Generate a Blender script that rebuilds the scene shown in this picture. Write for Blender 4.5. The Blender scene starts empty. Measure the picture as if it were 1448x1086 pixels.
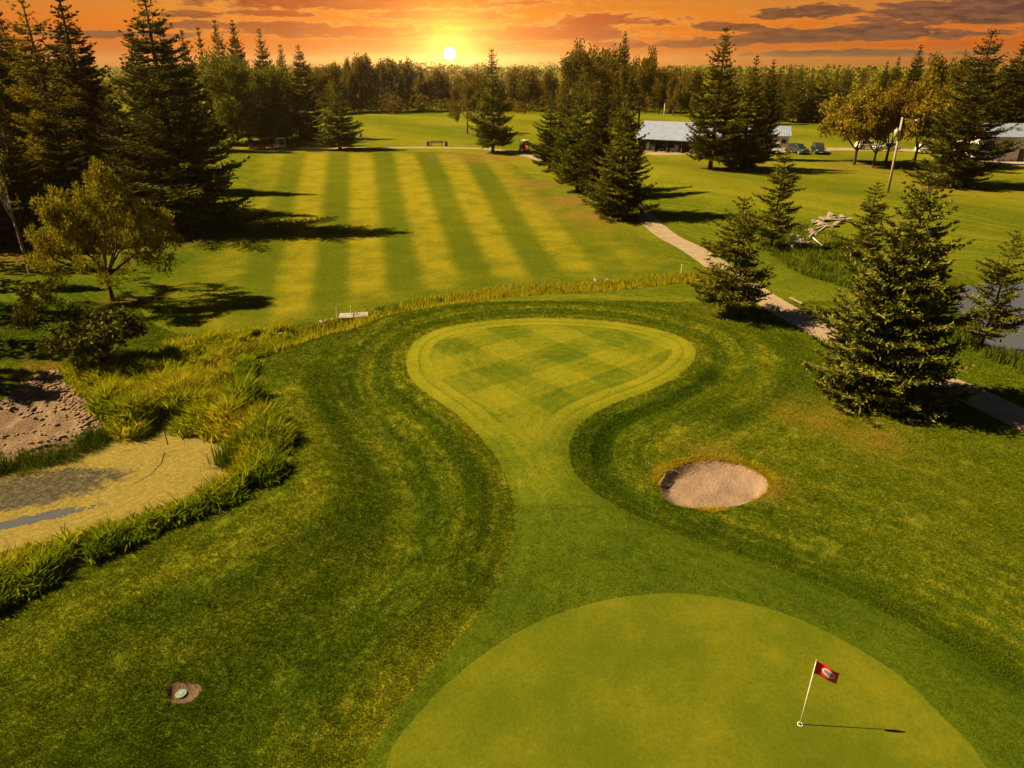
import bpy, math, random
import numpy as np
from mathutils import Vector, Matrix
R = math.radians
scene = bpy.context.scene
# ------------------------------------------------------------------ camera
CAM_H = 15.0
PITCH = 25.1
cam_d = bpy.data.cameras.new('camera')
cam_d.lens = 24.0; cam_d.sensor_width = 36.0
cam_d.clip_start = 0.1; cam_d.clip_end = 20000.0
cam = bpy.data.objects.new('camera', cam_d)
scene.collection.objects.link(cam)
cam.location = (0, 0, CAM_H); cam.rotation_euler = (R(90 - PITCH), 0, 0)
scene.camera = cam
# ------------------------------------------------------------------ exposure
vs = scene.view_settings
vs.view_transform = 'Standard'; vs.look = 'None'; vs.gamma = 1.0; vs.exposure = 1.76
scene.cycles.max_bounces = 8; scene.cycles.diffuse_bounces = 3; scene.cycles.glossy_bounces = 3
scene.cycles.transmission_bounces = 4; scene.cycles.volume_bounces = 1
scene.cycles.transparent_max_bounces = 8
scene.cycles.use_denoising = True
# ------------------------------------------------------------------ geometry of the view (metres on flat ground)
FPX = 965.0; CP, SP = math.cos(R(PITCH)), math.sin(R(PITCH))
def ray(px, py):
    u = (px - 724.0) / FPX; v = (py - 543.0) / FPX
    return u, CP - SP * v, -(SP + CP * v)
def gp(px, py, z=0.0):
    u, f, d = ray(px, py)
    t = (z - CAM_H) / d
    return (u * t, f * t)
def azel(px, py):
    u, f, d = ray(px, py)
    return math.atan2(u, f), math.atan2(d, math.hypot(u, f))
# ------------------------------------------------------------------ sun lamp
SUN_EL, SUN_AZ = R(43), R(-86)          # azimuth from +Y towards +X: from the left, slightly ahead
SDIR = Vector((math.sin(SUN_AZ) * math.cos(SUN_EL), math.cos(SUN_AZ) * math.cos(SUN_EL), math.sin(SUN_EL)))
sd = bpy.data.lights.new('sun', 'SUN'); sd.energy = 4.6; sd.angle = R(0.5); sd.color = (1.0, 0.74, 0.36)
so = bpy.data.objects.new('sun', sd); scene.collection.objects.link(so)
so.rotation_euler = (-SDIR).to_track_quat('-Z', 'Y').to_euler()
# ------------------------------------------------------------------ node helper
class NT:
    def __init__(s, tree): s.t = tree; s.n = tree.nodes; s.l = tree.links
    def put(s, sock, v):
        if v is None: return
        if hasattr(v, 'is_linked') or hasattr(v, 'links'): s.l.new(v, sock)
        else:
            try: sock.default_value = v
            except Exception:
                sock.default_value = (*v, 1.0) if hasattr(v, '__len__') else (v, v, v)
    def node(s, typ, **kw):
        n = s.n.new(typ)
        for k, v in kw.items(): setattr(n, k, v)
        return n
    def m(s, op, a, b=None, c=None, clamp=False):
        n = s.node('ShaderNodeMath', operation=op, use_clamp=clamp)
        for i, v in enumerate((a, b, c)): s.put(n.inputs[i], v)
        return n.outputs[0]
    def vm(s, op, a, b=None, scale=None):
        n = s.node('ShaderNodeVectorMath', operation=op)
        s.put(n.inputs[0], a); s.put(n.inputs[1], b)
        if scale is not None: s.put(n.inputs['Scale'], scale)
        return n.outputs['Value'] if op in ('DOT_PRODUCT', 'LENGTH') else n.outputs[0]
    def mix(s, fac, a, b, mode='MIX'):
        n = s.node('ShaderNodeMix', data_type='RGBA', blend_type=mode)
        s.put(n.inputs[0], fac); s.put(n.inputs[6], a); s.put(n.inputs[7], b)
        return n.outputs[2]
    def ss(s, x, lo, hi, a=0.0, b=1.0):
        n = s.node('ShaderNodeMapRange', interpolation_type='SMOOTHSTEP')
        s.put(n.inputs[0], x); s.put(n.inputs[1], lo); s.put(n.inputs[2], hi); s.put(n.inputs[3], a); s.put(n.inputs[4], b)
        return n.outputs[0]
    def noise(s, vec, scale, detail=3.0, rough=0.55, dist=0.0):
        n = s.node('ShaderNodeTexNoise')
        s.put(n.inputs['Vector'], vec); s.put(n.inputs['Scale'], scale); s.put(n.inputs['Detail'], detail)
        s.put(n.inputs['Roughness'], rough); s.put(n.inputs['Distortion'], dist)
        return n.outputs[0]
    def ramp(s, fac, stops):
        n = s.node('ShaderNodeValToRGB'); s.put(n.inputs[0], fac)
        e = n.color_ramp.elements
        while len(e) < len(stops): e.new(0.5)
        for i, (p, c) in enumerate(stops): e[i].position = p; e[i].color = (*c, 1)
        return n.outputs[0]
    def xyz(s, x, y, z):
        n = s.node('ShaderNodeCombineXYZ'); s.put(n.inputs[0], x); s.put(n.inputs[1], y); s.put(n.inputs[2], z)
        return n.outputs[0]
    def attr(s, name): return s.node('ShaderNodeAttribute', attribute_name=name).outputs['Fac']
# ------------------------------------------------------------------ world: dusk sky with clouds, a low visible sun
EXPO = 2.0 ** -vs.exposure
world = bpy.data.worlds.new('World'); scene.world = world; world.use_nodes = True
world.cycles.sampling_method = 'MANUAL'; world.cycles.sample_map_resolution = 2048
def build_world():
    t = NT(world.node_tree); t.n.clear()
    d = t.node('ShaderNodeTexCoord').outputs['Generated']
    sep = t.node('ShaderNodeSeparateXYZ'); t.l.new(d, sep.inputs[0])
    az = t.m('ARCTAN2', sep.outputs[0], sep.outputs[1]); el = t.m('ARCSINE', sep.outputs[2])
    azd = t.m('MULTIPLY', az, 57.29578); eld = t.m('MULTIPLY', el, 57.29578)
    saz, sel = azel(636, 76)
    sv = (math.sin(saz) * math.cos(sel), math.cos(saz) * math.cos(sel), math.sin(sel))
    ang = t.m('MULTIPLY', t.m('ARCCOSINE', t.m('MINIMUM', t.vm('DOT_PRODUCT', d, sv), 1.0)), 57.29578)
    # side factor: 0 beside the low sun, 1 far from it
    far = t.ss(ang, 4.0, 38.0)
    base_n = t.ramp(t.ss(eld, -1.0, 9.0), [(0.0, (.80, .19, .006)), (.16, (.92, .22, .008)), (.32, (1.0, .29, .010)), (.48, (.92, .29, .018)), (.66, (.76, .30, .06)), (1.0, (.3, .24, .2))])
    base_f = t.ramp(t.ss(eld, -1.0, 9.0), [(0.0, (.55, .13, .02)), (.16, (.74, .15, .010)), (.3, (.82, .20, .018)), (.48, (.68, .26, .05)), (.66, (.58, .28, .10)), (1.0, (.26, .22, .2))])
    sky = t.mix(far, base_n, base_f)
    # clouds: soft-edged banks at their bearing and height, broken by stretched noise
    warp = t.xyz(t.m('MULTIPLY', azd, .26), t.m('MULTIPLY', eld, 1.25), 0.0)
    nv = t.noise(warp, 1.0, 6.0, .62)
    nv2 = t.noise(t.vm('ADD', warp, (13.1, 4.7, 2.0)), 3.2, 5.0, .6)
    nn = t.m('ADD', t.m('MULTIPLY', t.m('SUBTRACT', nv, .5), 3.4), t.m('MULTIPLY', t.m('SUBTRACT', nv2, .5), 2.4))
    blobs = [(500, 2, 200, 20, 1.), (615, 22, 95, 9, 1.), (275, 22, 50, 6, .9), (385, 20, 62, 6, .9), (480, 46, 170, 11, .9),
             (300, 36, 80, 8, .8), (765, 50, 130, 12, 1.), (865, 31, 85, 10, 1.), (930, 64, 130, 6, .9), (1035, 40, 45, 9, .9),
             (1062, 56, 70, 11, .9), (1140, 20, 70, 11, 1.05), (1195, 50, 190, 13, 1.), (1210, 76, 170, 7, .8), (1345, 22, 130, 20, 1.1),
             (1420, 8, 110, 26, 1.1), (1088, 17, 14, 3, .7), (745, 4, 40, 4, .6), (640, 60, 70, 4, .5), (180, 50, 120, 7, .7),
             (520, -60, 380, 22, .9), (1200, -70, 320, 20, .9), (100, -40, 200, 14, .8), (900, -130, 500, 30, .7)]
    dens = None
    for (px, py, hw, hh, amp) in blobs:
        a0, e0 = azel(px, py); a1, _ = azel(px + hw, py); _, e1 = azel(px, py + hh)
        da, de = max(abs(math.degrees(a1 - a0)), .1), max(abs(math.degrees(e1 - e0)), .05)
        x = t.m('DIVIDE', t.m('SUBTRACT', azd, math.degrees(a0)), da)
        y = t.m('DIVIDE', t.m('SUBTRACT', eld, math.degrees(e0)), de)
        y = t.m('MULTIPLY', y, t.m('ADD', 1.0, t.m('MULTIPLY', t.m('LESS_THAN', y, 0.0), .55)))   # flatter bases
        q = t.m('SUBTRACT', amp * .8, t.m('MULTIPLY', .6, t.m('ADD', t.m('MULTIPLY', x, x), t.m('MULTIPLY', y, y))))
        dens = q if dens is None else t.m('MAXIMUM', dens, q)
    raw = t.m('ADD', dens, nn)
    hi = t.m('SUBTRACT', t.noise(t.xyz(t.m('MULTIPLY', azd, .05), t.m('MULTIPLY', eld, .16), 3.0), 1.0, 6.0, .6), t.ss(eld, 6.0, 14.0, 1.4, .52))
    raw = t.m('MAXIMUM', raw, t.m('MULTIPLY', hi, 6.0))
    cl = t.ss(raw, -.22, .32)
    rim = t.m('MULTIPLY', t.m('MULTIPLY', t.ss(raw, -.55, .05), t.ss(raw, .1, .6, 1.0, 0.0)), t.ss(ang, 2.0, 26.0, 1.0, .25))
    ccol = t.ramp(t.ss(ang, 0.0, 42.0), [(0.0, (.95, .20, .008)), (.2, (.55, .072, .003)), (.42, (.24, .05, .014)), (.65, (.115, .042, .03)), (1.0, (.11, .05, .042))])
    ccol = t.mix(t.ss(nv2, .35, .7), ccol, t.mix(.5, ccol, (.5, .2, .09)))
    sky = t.mix(t.m('MULTIPLY', rim, .75), sky, (1.15, .58, .12))
    sky = t.mix(t.m('MULTIPLY', cl, .96), sky, ccol)
    sky = t.mix(1.0, sky, (.86, .80, .74), 'MULTIPLY')
    # aureole round the low sun, and the sun itself
    g1 = t.m('EXPONENT', t.m('MULTIPLY', ang, -.62)); g2 = t.m('EXPONENT', t.m('MULTIPLY', ang, -.22))
    sky = t.mix(1.0, sky, t.vm('SCALE', (1.0, .55, .08), scale=t.m('MULTIPLY', g1, 2.6)), 'ADD')
    sky = t.mix(1.0, sky, t.vm('SCALE', (1.0, .30, .012), scale=t.m('MULTIPLY', g2, .26)), 'ADD')
    disc = t.ss(ang, .16, .42, 1.0, 0.0)
    sky = t.mix(1.0, sky, t.vm('SCALE', (1.0, .8, .4), scale=t.m('MULTIPLY', disc, 10000.0)), 'ADD')
    bg = t.node('ShaderNodeBackground'); t.put(bg.inputs[0], sky); bg.inputs[1].default_value = EXPO
    # daylight sky above
    st = t.node('ShaderNodeTexSky', sky_type='NISHITA'); st.sun_disc = False
    st.sun_elevation = SUN_EL; st.sun_rotation = SUN_AZ; st.air_density = 1.0; st.dust_density = 1.0
    bg2 = t.node('ShaderNodeBackground'); t.put(bg2.inputs[0], st.outputs[0]); bg2.inputs[1].default_value = 0.007
    mx = t.node('ShaderNodeMixShader'); t.put(mx.inputs[0], t.ss(eld, 7.0, 16.0))
    t.l.new(bg.outputs[0], mx.inputs[1]); t.l.new(bg2.outputs[0], mx.inputs[2])
    out = t.node('ShaderNodeOutputWorld'); t.l.new(mx.outputs[0], out.inputs[0])
build_world()
# ------------------------------------------------------------------ mesh tools
COL = scene.collection
def tag(o, label=None, cat=None, group=None, kind=None):
    for k, v in (('label', label), ('category', cat), ('group', group), ('kind', kind)):
        if v: o[k] = v
    return o
def empty(name, loc, label, cat, group=None, rz=0.0):
    o = bpy.data.objects.new(name, None); COL.objects.link(o)
    o.location = loc; o.rotation_euler = (0, 0, rz); o.empty_display_size = .3
    return tag(o, label, cat, group)
def mesh_np(name, V, F, mat=None, smooth=False, attrs=None):
    """V (n,3); F list of integer arrays (k,3) or (k,4)."""
    me = bpy.data.meshes.new(name)
    V = np.asarray(V, np.float32); F = [np.asarray(f, np.int32) for f in F if len(f)]
    me.vertices.add(len(V)); me.vertices.foreach_set('co', V.ravel())
    nl = sum(f.size for f in F); nf = sum(len(f) for f in F)
    me.loops.add(nl); me.loops.foreach_set('vertex_index', np.concatenate([f.ravel() for f in F]))
    me.polygons.add(nf)
    tot = np.concatenate([np.full(len(f), f.shape[1], np.int32) for f in F])
    me.polygons.foreach_set('loop_start', np.concatenate([[0], np.cumsum(tot)[:-1]]).astype(np.int32))
    try: me.polygons.foreach_set('loop_total', tot)
    except Exception: pass
    if smooth: me.polygons.foreach_set('use_smooth', np.ones(nf, bool))
    for k, a in (attrs or {}).items():
        at_ = me.attributes.new(k, 'FLOAT', 'POINT'); at_.data.foreach_set('value', np.asarray(a, np.float32))
    if mat: me.materials.append(mat)
    me.update(calc_edges=True); me.validate()
    return me
def obj(name, me, parent=None, loc=None):
    o = bpy.data.objects.new(name, me); COL.objects.link(o)
    if parent: o.parent = parent
    if loc is not None: o.location = loc
    return o
class MB:
    """collects simple solids into one mesh"""
    def __init__(s): s.v = []; s.f = []
    def add(s, V, F):
        n = len(s.v); s.v += [tuple(p) for p in V]; s.f += [tuple(i + n for i in f) for f in F]; return s
    def box(s, c, d, rz=0.0, M=None, taper=1.0):
        x, y, z = (k / 2 for k in d); V = []
        for k, (a, b, e) in enumerate([(-x, -y, -z), (x, -y, -z), (x, y, -z), (-x, y, -z), (-x, -y, z), (x, -y, z), (x, y, z), (-x, y, z)]):
            t = taper if e > 0 else 1.0
            p = Vector((a * t, b * t, e))
            if M is not None: p = M @ p
            elif rz: p = Matrix.Rotation(rz, 3, 'Z') @ p
            V.append(p + Vector(c))
        return s.add(V, [(0, 3, 2, 1), (4, 5, 6, 7), (0, 1, 5, 4), (1, 2, 6, 5), (2, 3, 7, 6), (3, 0, 4, 7)])
    def tube(s, pts, rad, n=8, caps=True):
        pts = [Vector(p) for p in pts]; rad = rad if hasattr(rad, '__len__') else [rad] * len(pts)
        V = []; F = []
        for i, p in enumerate(pts):
            a = pts[min(i + 1, len(pts) - 1)] - pts[max(i - 1, 0)]
            a = a.normalized() if a.length > 1e-6 else Vector((0, 0, 1))
            ref = Vector((1, 0, 0)) if abs(a.x) < .8 else Vector((0, 1, 0))
            u = a.cross(ref).normalized(); w = a.cross(u)
            for k in range(n):
                t = 2 * math.pi * k / n
                V.append(p + (u * math.cos(t) + w * math.sin(t)) * rad[i])
        for i in range(len(pts) - 1):
            for k in range(n):
                j = (k + 1) % n
                F.append((i * n + k, i * n + j, (i + 1) * n + j, (i + 1) * n + k))
        if caps: F += [tuple(range(n))[::-1], tuple(range((len(pts) - 1) * n, len(pts) * n))]
        return s.add(V, F)
    def prism(s, prof, a, b, axis='y'):
        """closed profile (p,q) pushed along an axis from a to b"""
        n = len(prof)
        put = {'y': lambda p, q, t: (p, t, q), 'x': lambda p, q, t: (t, p, q), 'z': lambda p, q, t: (p, q, t)}[axis]
        V = [put(p, q, a) for p, q in prof] + [put(p, q, b) for p, q in prof]
        F = [tuple(range(n)), tuple(range(2 * n - 1, n - 1, -1))] + [(i, i + n, (i + 1) % n + n, (i + 1) % n) for i in range(n)]
        return s.add(V, F)
    def build(s, name, mat, parent=None, smooth=False, bevel=0.0, loc=None):
        me = bpy.data.meshes.new(name); me.from_pydata([tuple(v) for v in s.v], [], s.f)
        import bmesh
        bm = bmesh.new(); bm.from_mesh(me); bmesh.ops.recalc_face_normals(bm, faces=bm.faces); bm.to_mesh(me); bm.free()
        me.materials.append(mat)
        if smooth: me.polygons.foreach_set('use_smooth', [True] * len(me.polygons))
        o = obj(name, me, parent, loc)
        if bevel:
            b = o.modifiers.new('bevel', 'BEVEL'); b.width = bevel; b.segments = 2; b.limit_method = 'ANGLE'
        return o
# ------------------------------------------------------------------ numpy noise and distances
def hash2(i, j, seed=0):
    n = (i.astype(np.int64) * 374761393 + j.astype(np.int64) * 668265263 + seed * 974634777) & 0x7fffffff
    n = ((n ^ (n >> 13)) * 1274126177) & 0x7fffffff
    return ((n ^ (n >> 16)) & 0xffff) / 65535.0
def vnoise(x, y, seed=0):
    xi, yi = np.floor(x), np.floor(y); fx, fy = x - xi, y - yi
    fx = fx * fx * (3 - 2 * fx); fy = fy * fy * (3 - 2 * fy)
    a, b = hash2(xi, yi, seed), hash2(xi + 1, yi, seed); c, d = hash2(xi, yi + 1, seed), hash2(xi + 1, yi + 1, seed)
    return (a + (b - a) * fx) * (1 - fy) + (c + (d - c) * fx) * fy - .5
def smooth(t): t = np.clip(t, 0, 1); return t * t * (3 - 2 * t)
def catmull(P, closed=True, sub=5):
    P = [np.array(p, float) for p in P]; n = len(P); out = []
    for i in range(n if closed else n - 1):
        p0, p1, p2, p3 = (P[(i - 1) % n], P[i], P[(i + 1) % n], P[(i + 2) % n]) if closed else (P[max(i - 1, 0)], P[i], P[i + 1], P[min(i + 2, n - 1)])
        for k in range(sub):
            t = k / sub
            out.append(.5 * (2 * p1 + (p2 - p0) * t + (2 * p0 - 5 * p1 + 4 * p2 - p3) * t * t + (3 * p1 - p0 - 3 * p2 + p3) * t ** 3))
    if not closed: out.append(P[-1])
    return np.array(out)
def seg_dist(x, y, L, closed):
    d = np.full(x.shape, 1e18); A = L; B = np.roll(L, -1, 0) if closed else L[1:]
    for (ax, ay), (bx, by) in zip(A, B):
        ex, ey = bx - ax, by - ay; q = ex * ex + ey * ey + 1e-12
        t = np.clip(((x - ax) * ex + (y - ay) * ey) / q, 0, 1)
        d = np.minimum(d, (x - ax - t * ex) ** 2 + (y - ay - t * ey) ** 2)
    return np.sqrt(d)
def inside(x, y, L):
    r = np.zeros(x.shape, bool)
    for (ax, ay), (bx, by) in zip(L, np.roll(L, -1, 0)):
        if ay == by: continue
        c = (ay > y) != (by > y)
        r ^= c & (x < (bx - ax) * (y - ay) / (by - ay) + ax)
    return r
class Shape:
    """a closed outline (or an open line with a half width) with a signed distance, negative inside"""
    def __init__(s, pts, closed=True, half=0.0, sub=5, reach=14.0):
        s.L = catmull(pts, closed, sub); s.closed = closed; s.half = half; s.reach = reach
        s.lo = s.L.min(0) - reach; s.hi = s.L.max(0) + reach
    def __call__(s, x, y):
        x = np.asarray(x, float); y = np.asarray(y, float); sh = x.shape; x = x.ravel(); y = y.ravel()
        out = np.full(x.shape, float(s.reach))
        k = (x > s.lo[0]) & (x < s.hi[0]) & (y > s.lo[1]) & (y < s.hi[1])
        if k.any():
            d = seg_dist(x[k], y[k], s.L, s.closed)
            if s.closed: d = np.where(inside(x[k], y[k], s.L), -d, d)
            out[k] = np.minimum(d - s.half, s.reach)
        return out.reshape(sh)
def along_of(s, x, y):
    """metres run along the outline to the nearest point of it"""
    x = np.asarray(x, float); out = (x * .7 + y * .7); k = (x > s.lo[0]) & (x < s.hi[0]) & (y > s.lo[1]) & (y < s.hi[1])
    X, Y = x[k], y[k]; best = np.full(X.shape, 1e18); run = np.zeros(X.shape); acc = 0.0
    for (ax, ay), (bx, by) in zip(s.L, np.roll(s.L, -1, 0)):
        ex, ey = bx - ax, by - ay; q = ex * ex + ey * ey + 1e-12; t = np.clip(((X - ax) * ex + (Y - ay) * ey) / q, 0, 1)
        d = (X - ax - t * ex) ** 2 + (Y - ay - t * ey) ** 2; w = d < best; best[w] = d[w]; run[w] = acc + t[w] * math.sqrt(q); acc += math.sqrt(q)
    out[k] = run; return out
Shape.along = along_of
def px(pts, z=0.0): return [gp(a, b, z) for a, b in pts]
# ------------------------------------------------------------------ the course: outlines on the ground
S_APRON = Shape(px([(574, 518), (580, 495), (600, 478), (640, 464), (700, 456), (765, 453), (850, 457), (925, 468), (970, 484), (984, 504), (966, 530), (925, 554),
    (865, 577), (825, 598), (806, 628), (808, 662), (830, 692), (870, 718), (935, 748), (1000, 775), (1100, 808), (1200, 848), (1300, 898), (1400, 955), (1500, 1020), (1600, 1110)])
    + [(14.5, 6), (0, 3), (-7, 5)] + px([(470, 1160), (512, 1086), (572, 1000), (632, 930), (690, 862), (718, 800), (728, 740), (722, 700), (700, 652), (660, 606), (615, 570), (584, 545)]))
S_GREEN = Shape(px([(548, 1086), (600, 1010), (660, 952), (740, 898), (830, 863), (920, 848), (1005, 851), (1100, 873), (1180, 908), (1260, 957), (1330, 1022), (1388, 1090)])
    + [(10.2, 8.5), (7.5, 6.2), (3, 5.4), (-1.5, 6.5), (-2.6, 8.6)])
S_BUNK = Shape(px([(933, 690), (938, 672), (965, 659), (1005, 655), (1045, 662), (1076, 676), (1086, 690), (1072, 706), (1040, 717), (1000, 720), (962, 715), (940, 704)]), reach=8)
S_POND = Shape(px([(-40, 668), (30, 650), (90, 630), (150, 612), (230, 603), (290, 612), (322, 632), (328, 660), (305, 690), (255, 715), (180, 738), (90, 766), (0, 786), (-120, 800), (-200, 750)], -.5), reach=8)
S_SAND = Shape(px([(-60, 590), (0, 566), (40, 535), (75, 522), (95, 540), (130, 572), (148, 598), (110, 622), (50, 638), (0, 652), (-80, 670)]), reach=8)
S_POND2 = Shape(px([(1352, 408), (1395, 398), (1500, 395), (1640, 430), (1640, 560), (1520, 532), (1440, 512), (1395, 492), (1358, 458)], -.4), reach=10)
S_MARSH = Shape(px([(1075, 335), (1130, 318), (1200, 335), (1260, 372), (1290, 420), (1240, 415), (1170, 398), (1110, 375)]), reach=8)
S_PATH = Shape(px([(200, 207), (420, 208), (540, 208), (640, 208), (705, 211), (760, 223), (815, 245), (885, 285), (925, 316), (970, 344), (1005, 368), (1075, 417), (1150, 460), (1230, 500), (1345, 544), (1448, 592), (1560, 650)]), closed=False, half=1.12, sub=4)
S_LANE = Shape(px([(930, 217), (1010, 215), (1100, 213), (1180, 211), (1260, 212), (1340, 214), (1500, 220)]), closed=False, half=2.4, sub=3)
S_CREEK = Shape(px([(340, 500), (400, 480), (455, 464), (500, 453), (560, 437), (630, 423), (700, 412), (775, 406), (850, 403), (910, 397), (975, 390), (1010, 385)]), closed=False, half=.55, sub=4, reach=10)
S_FAIR = Shape(px([(352, 218), (450, 214.5), (560, 213.5), (650, 215), (705, 222), (745, 246), (778, 278), (838, 310), (890, 335), (940, 360), (962, 378), (900, 389), (800, 396), (700, 402), (600, 417), (520, 436),
    (460, 452), (400, 462), (330, 470), (250, 470), (200, 440), (220, 400), (290, 350), (330, 300), (352, 250)]), reach=20)
S_BANK = Shape(px([(462, 462), (425, 476), (385, 497), (362, 522), (360, 552), (388, 592), (412, 622), (417, 655), (398, 688), (340, 714), (250, 748), (150, 794), (60, 842), (-30, 884), (-160, 930),
    (-200, 860), (0, 792), (95, 768), (185, 740), (262, 716), (312, 690), (334, 660), (328, 630), (296, 608), (232, 598), (160, 606), (128, 575), (92, 530), (110, 505), (200, 500), (320, 474), (400, 462)]), reach=8)
S_REED = Shape(px([(-40, 664), (30, 646), (75, 636), (100, 626), (150, 608)]), closed=False, half=.5, sub=3, reach=6)
S_BANK2 = Shape(px([(1340, 478), (1372, 492), (1420, 512), (1480, 534), (1600, 580), (1640, 560), (1530, 530), (1450, 508), (1390, 484), (1362, 462)]), reach=6)
S_VALVE = Shape([(gp(258, 977)[0] + .42 * math.cos(a) * (1 + .18 * math.sin(3 * a)), gp(258, 977)[1] + .36 * math.sin(a) * (1 + .15 * math.cos(2 * a))) for a in np.linspace(0, 2 * math.pi, 11)[:-1]], reach=3)
WATER_Z, WATER2_Z = -.62, -.5
MOUNDS = [  # broad swells and swales of the rough: (line, height, half width)
    (px([(420, 545), (455, 620), (440, 720), (330, 800), (150, 890)]), .35, 2.2),
    (px([(505, 520), (500, 600), (560, 690), (540, 800), (430, 920), (300, 1040)]), -.28, 1.6),
    (px([(620, 600), (660, 680), (655, 780), (570, 880), (440, 1000)]), .26, 1.5),
    (px([(840, 600), (830, 650), (870, 695), (960, 745), (1100, 790), (1280, 855), (1440, 940)]), -.3, 1.3),
    (px([(1000, 600), (1150, 640), (1300, 720), (1440, 810)]), .4, 3.0),
    (px([(560, 450), (760, 436), (960, 450), (1080, 500)]), .28, 1.6),
    (px([(930, 245), (1010, 275), (1120, 290), (1300, 300)]), .9, 7.0),
    (px([(960, 330), (1060, 330), (1300, 350)]), -.7, 5.0),
    (px([(530, 180), (640, 185), (760, 178)]), 1.0, 9.0)]
MOUND_S = [(Shape(p, False, 0, 4, reach=3.2 * w), h, w) for p, h, w in MOUNDS]
def H(x, y):
    x = np.asarray(x, float); y = np.asarray(y, float)
    near = smooth((y - 20) / 60)
    z = .16 * vnoise(x / 9, y / 9, 1) + .05 * vnoise(x / 3.1, y / 3.1, 2) + near * .7 * vnoise(x / 34, y / 34, 3)
    z = z + smooth((y - 420) / 1500) * 14 * vnoise(x / 700, y / 700, 5)
    for s, h, w in MOUND_S: z = z + h * np.exp(-(s(x, y) / w) ** 2)
    sa = np.minimum(S_APRON(x, y), S_GREEN(x, y))
    k = smooth((2.2 - sa) / 3.0)
    z = z * (1 - .75 * k) + .22 * k
    sp = S_POND(x, y); k = smooth((1.0 - sp) / 2.4); z = z * (1 - k) - 1.15 * k
    sp = S_POND2(x, y); k = smooth((1.4 - sp) / 3.0); z = z * (1 - k) - 1.0 * k
    k = smooth((.8 - S_SAND(x, y)) / 3.0); z = z * (1 - .8 * k) - .42 * k + k * (.30 * vnoise(x / .8, y / .8, 7) + .14 * vnoise(x / .35, y / .35, 8))
    z = z - .5 * np.exp(-((S_CREEK(x, y) + .55) / .9) ** 2)
    z = z - .35 * smooth((1.0 - S_MARSH(x, y)) / 3.0)
    sb = S_BUNK(x, y)
    z = z - .27 * smooth((.02 - sb) / .45) + .09 * np.exp(-((sb - .35) / .4) ** 2) + .07 * vnoise(x / .55, y / .55, 9) * (sb < -.2)
    z = z - .10 * smooth((.02 - S_VALVE(x, y)) / .12)
    kp = smooth((1.6 - np.minimum(S_PATH(x, y), S_LANE(x, y))) / 1.6); z = z * (1 - .5 * kp) - .05 * kp
    return z
def at(a, b):
    """the point of the ground seen at a place of the photograph"""
    z = 0.0
    for _ in range(6):
        X, Y = gp(a, b, z); z = float(H(np.array([X]), np.array([Y]))[0])
    return Vector((X, Y, z))
def ground(x, y): return float(H(np.array([x]), np.array([y]))[0])
# grass tone (-1 dark .. 1 pale): mowing bands, with swale shading painted in, and how dry it is
TONES = [(px([(548, 545), (600, 600), (655, 655), (690, 715), (690, 780), (650, 840)]), -.3, 1.2), (px([(590, 640), (612, 720), (590, 800), (520, 880), (440, 960)]), -.55, .9),
    (px([(470, 520), (462, 590), (510, 680), (505, 770), (410, 880), (280, 980), (120, 1080)]), -.35, 1.1), (px([(400, 560), (435, 610), (455, 680), (420, 740), (330, 790), (180, 850), (40, 930)]), .55, .9),
    (px([(0, 960), (150, 900), (330, 830), (450, 760)]), -.45, .9), (px([(650, 900), (570, 980), (500, 1070)]), .55, .9), (px([(560, 720), (560, 790), (480, 880), (380, 960)]), .2, .6),
    (px([(840, 598), (818, 640), (842, 690), (900, 728), (1000, 765), (1150, 815), (1300, 880), (1420, 960)]), -.55, 1.25),
    (px([(1005, 530), (930, 585), (870, 600), (850, 640)]), -.8, 1.1), (px([(1115, 480), (1140, 520), (1100, 565), (1010, 610)]), -.5, .8), (px([(1060, 480), (1085, 520), (1040, 560)]), .3, .7),
    (px([(930, 620), (1010, 630), (1100, 650)]), .45, 1.4), (px([(1120, 600), (1250, 660), (1400, 720)]), .3, 2.0), (px([(560, 440), (700, 425), (850, 418), (960, 425)]), .35, .7)]
S_SHADE = Shape(px([(0, 400), (120, 450), (260, 400), (330, 330)]), False, 3.0, 4, 12)  # shade beside the dark wood, painted as darker grass
TONE_S = [(Shape(p, False, 0, 4, reach=3 * w), a, w) for p, a, w in TONES]
DRY = [((1165, 590), 2.4, .85), ((1230, 612), 2.2, .7), ((1030, 448), 1.8, .5), ((1086, 690), .9, .9), ((940, 672), .5, .8), ((1000, 655), 1.3, .6), ((800, 285), 4.0, .85), ((855, 305), 4.0, .9), ((760, 262), 4.0, .6), ((690, 222), 7, .7), ((650, 218), 6, .5),
    ((1010, 242), 4.5, .8), ((1055, 240), 4.5, .7), ((1215, 236), 6, .5), ((1280, 238), 6, .5), ((1345, 262), 6, .8), ((160, 428), 1.6, .5), ((265, 325), 5, .7), ((100, 330), 8, .7), ((20, 350), 8, .7), ((470, 213), 6, .4), ((60, 520), 1.5, .8)]
DRY_P = [(gp(*p), r, a) for p, r, a in DRY]
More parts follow.
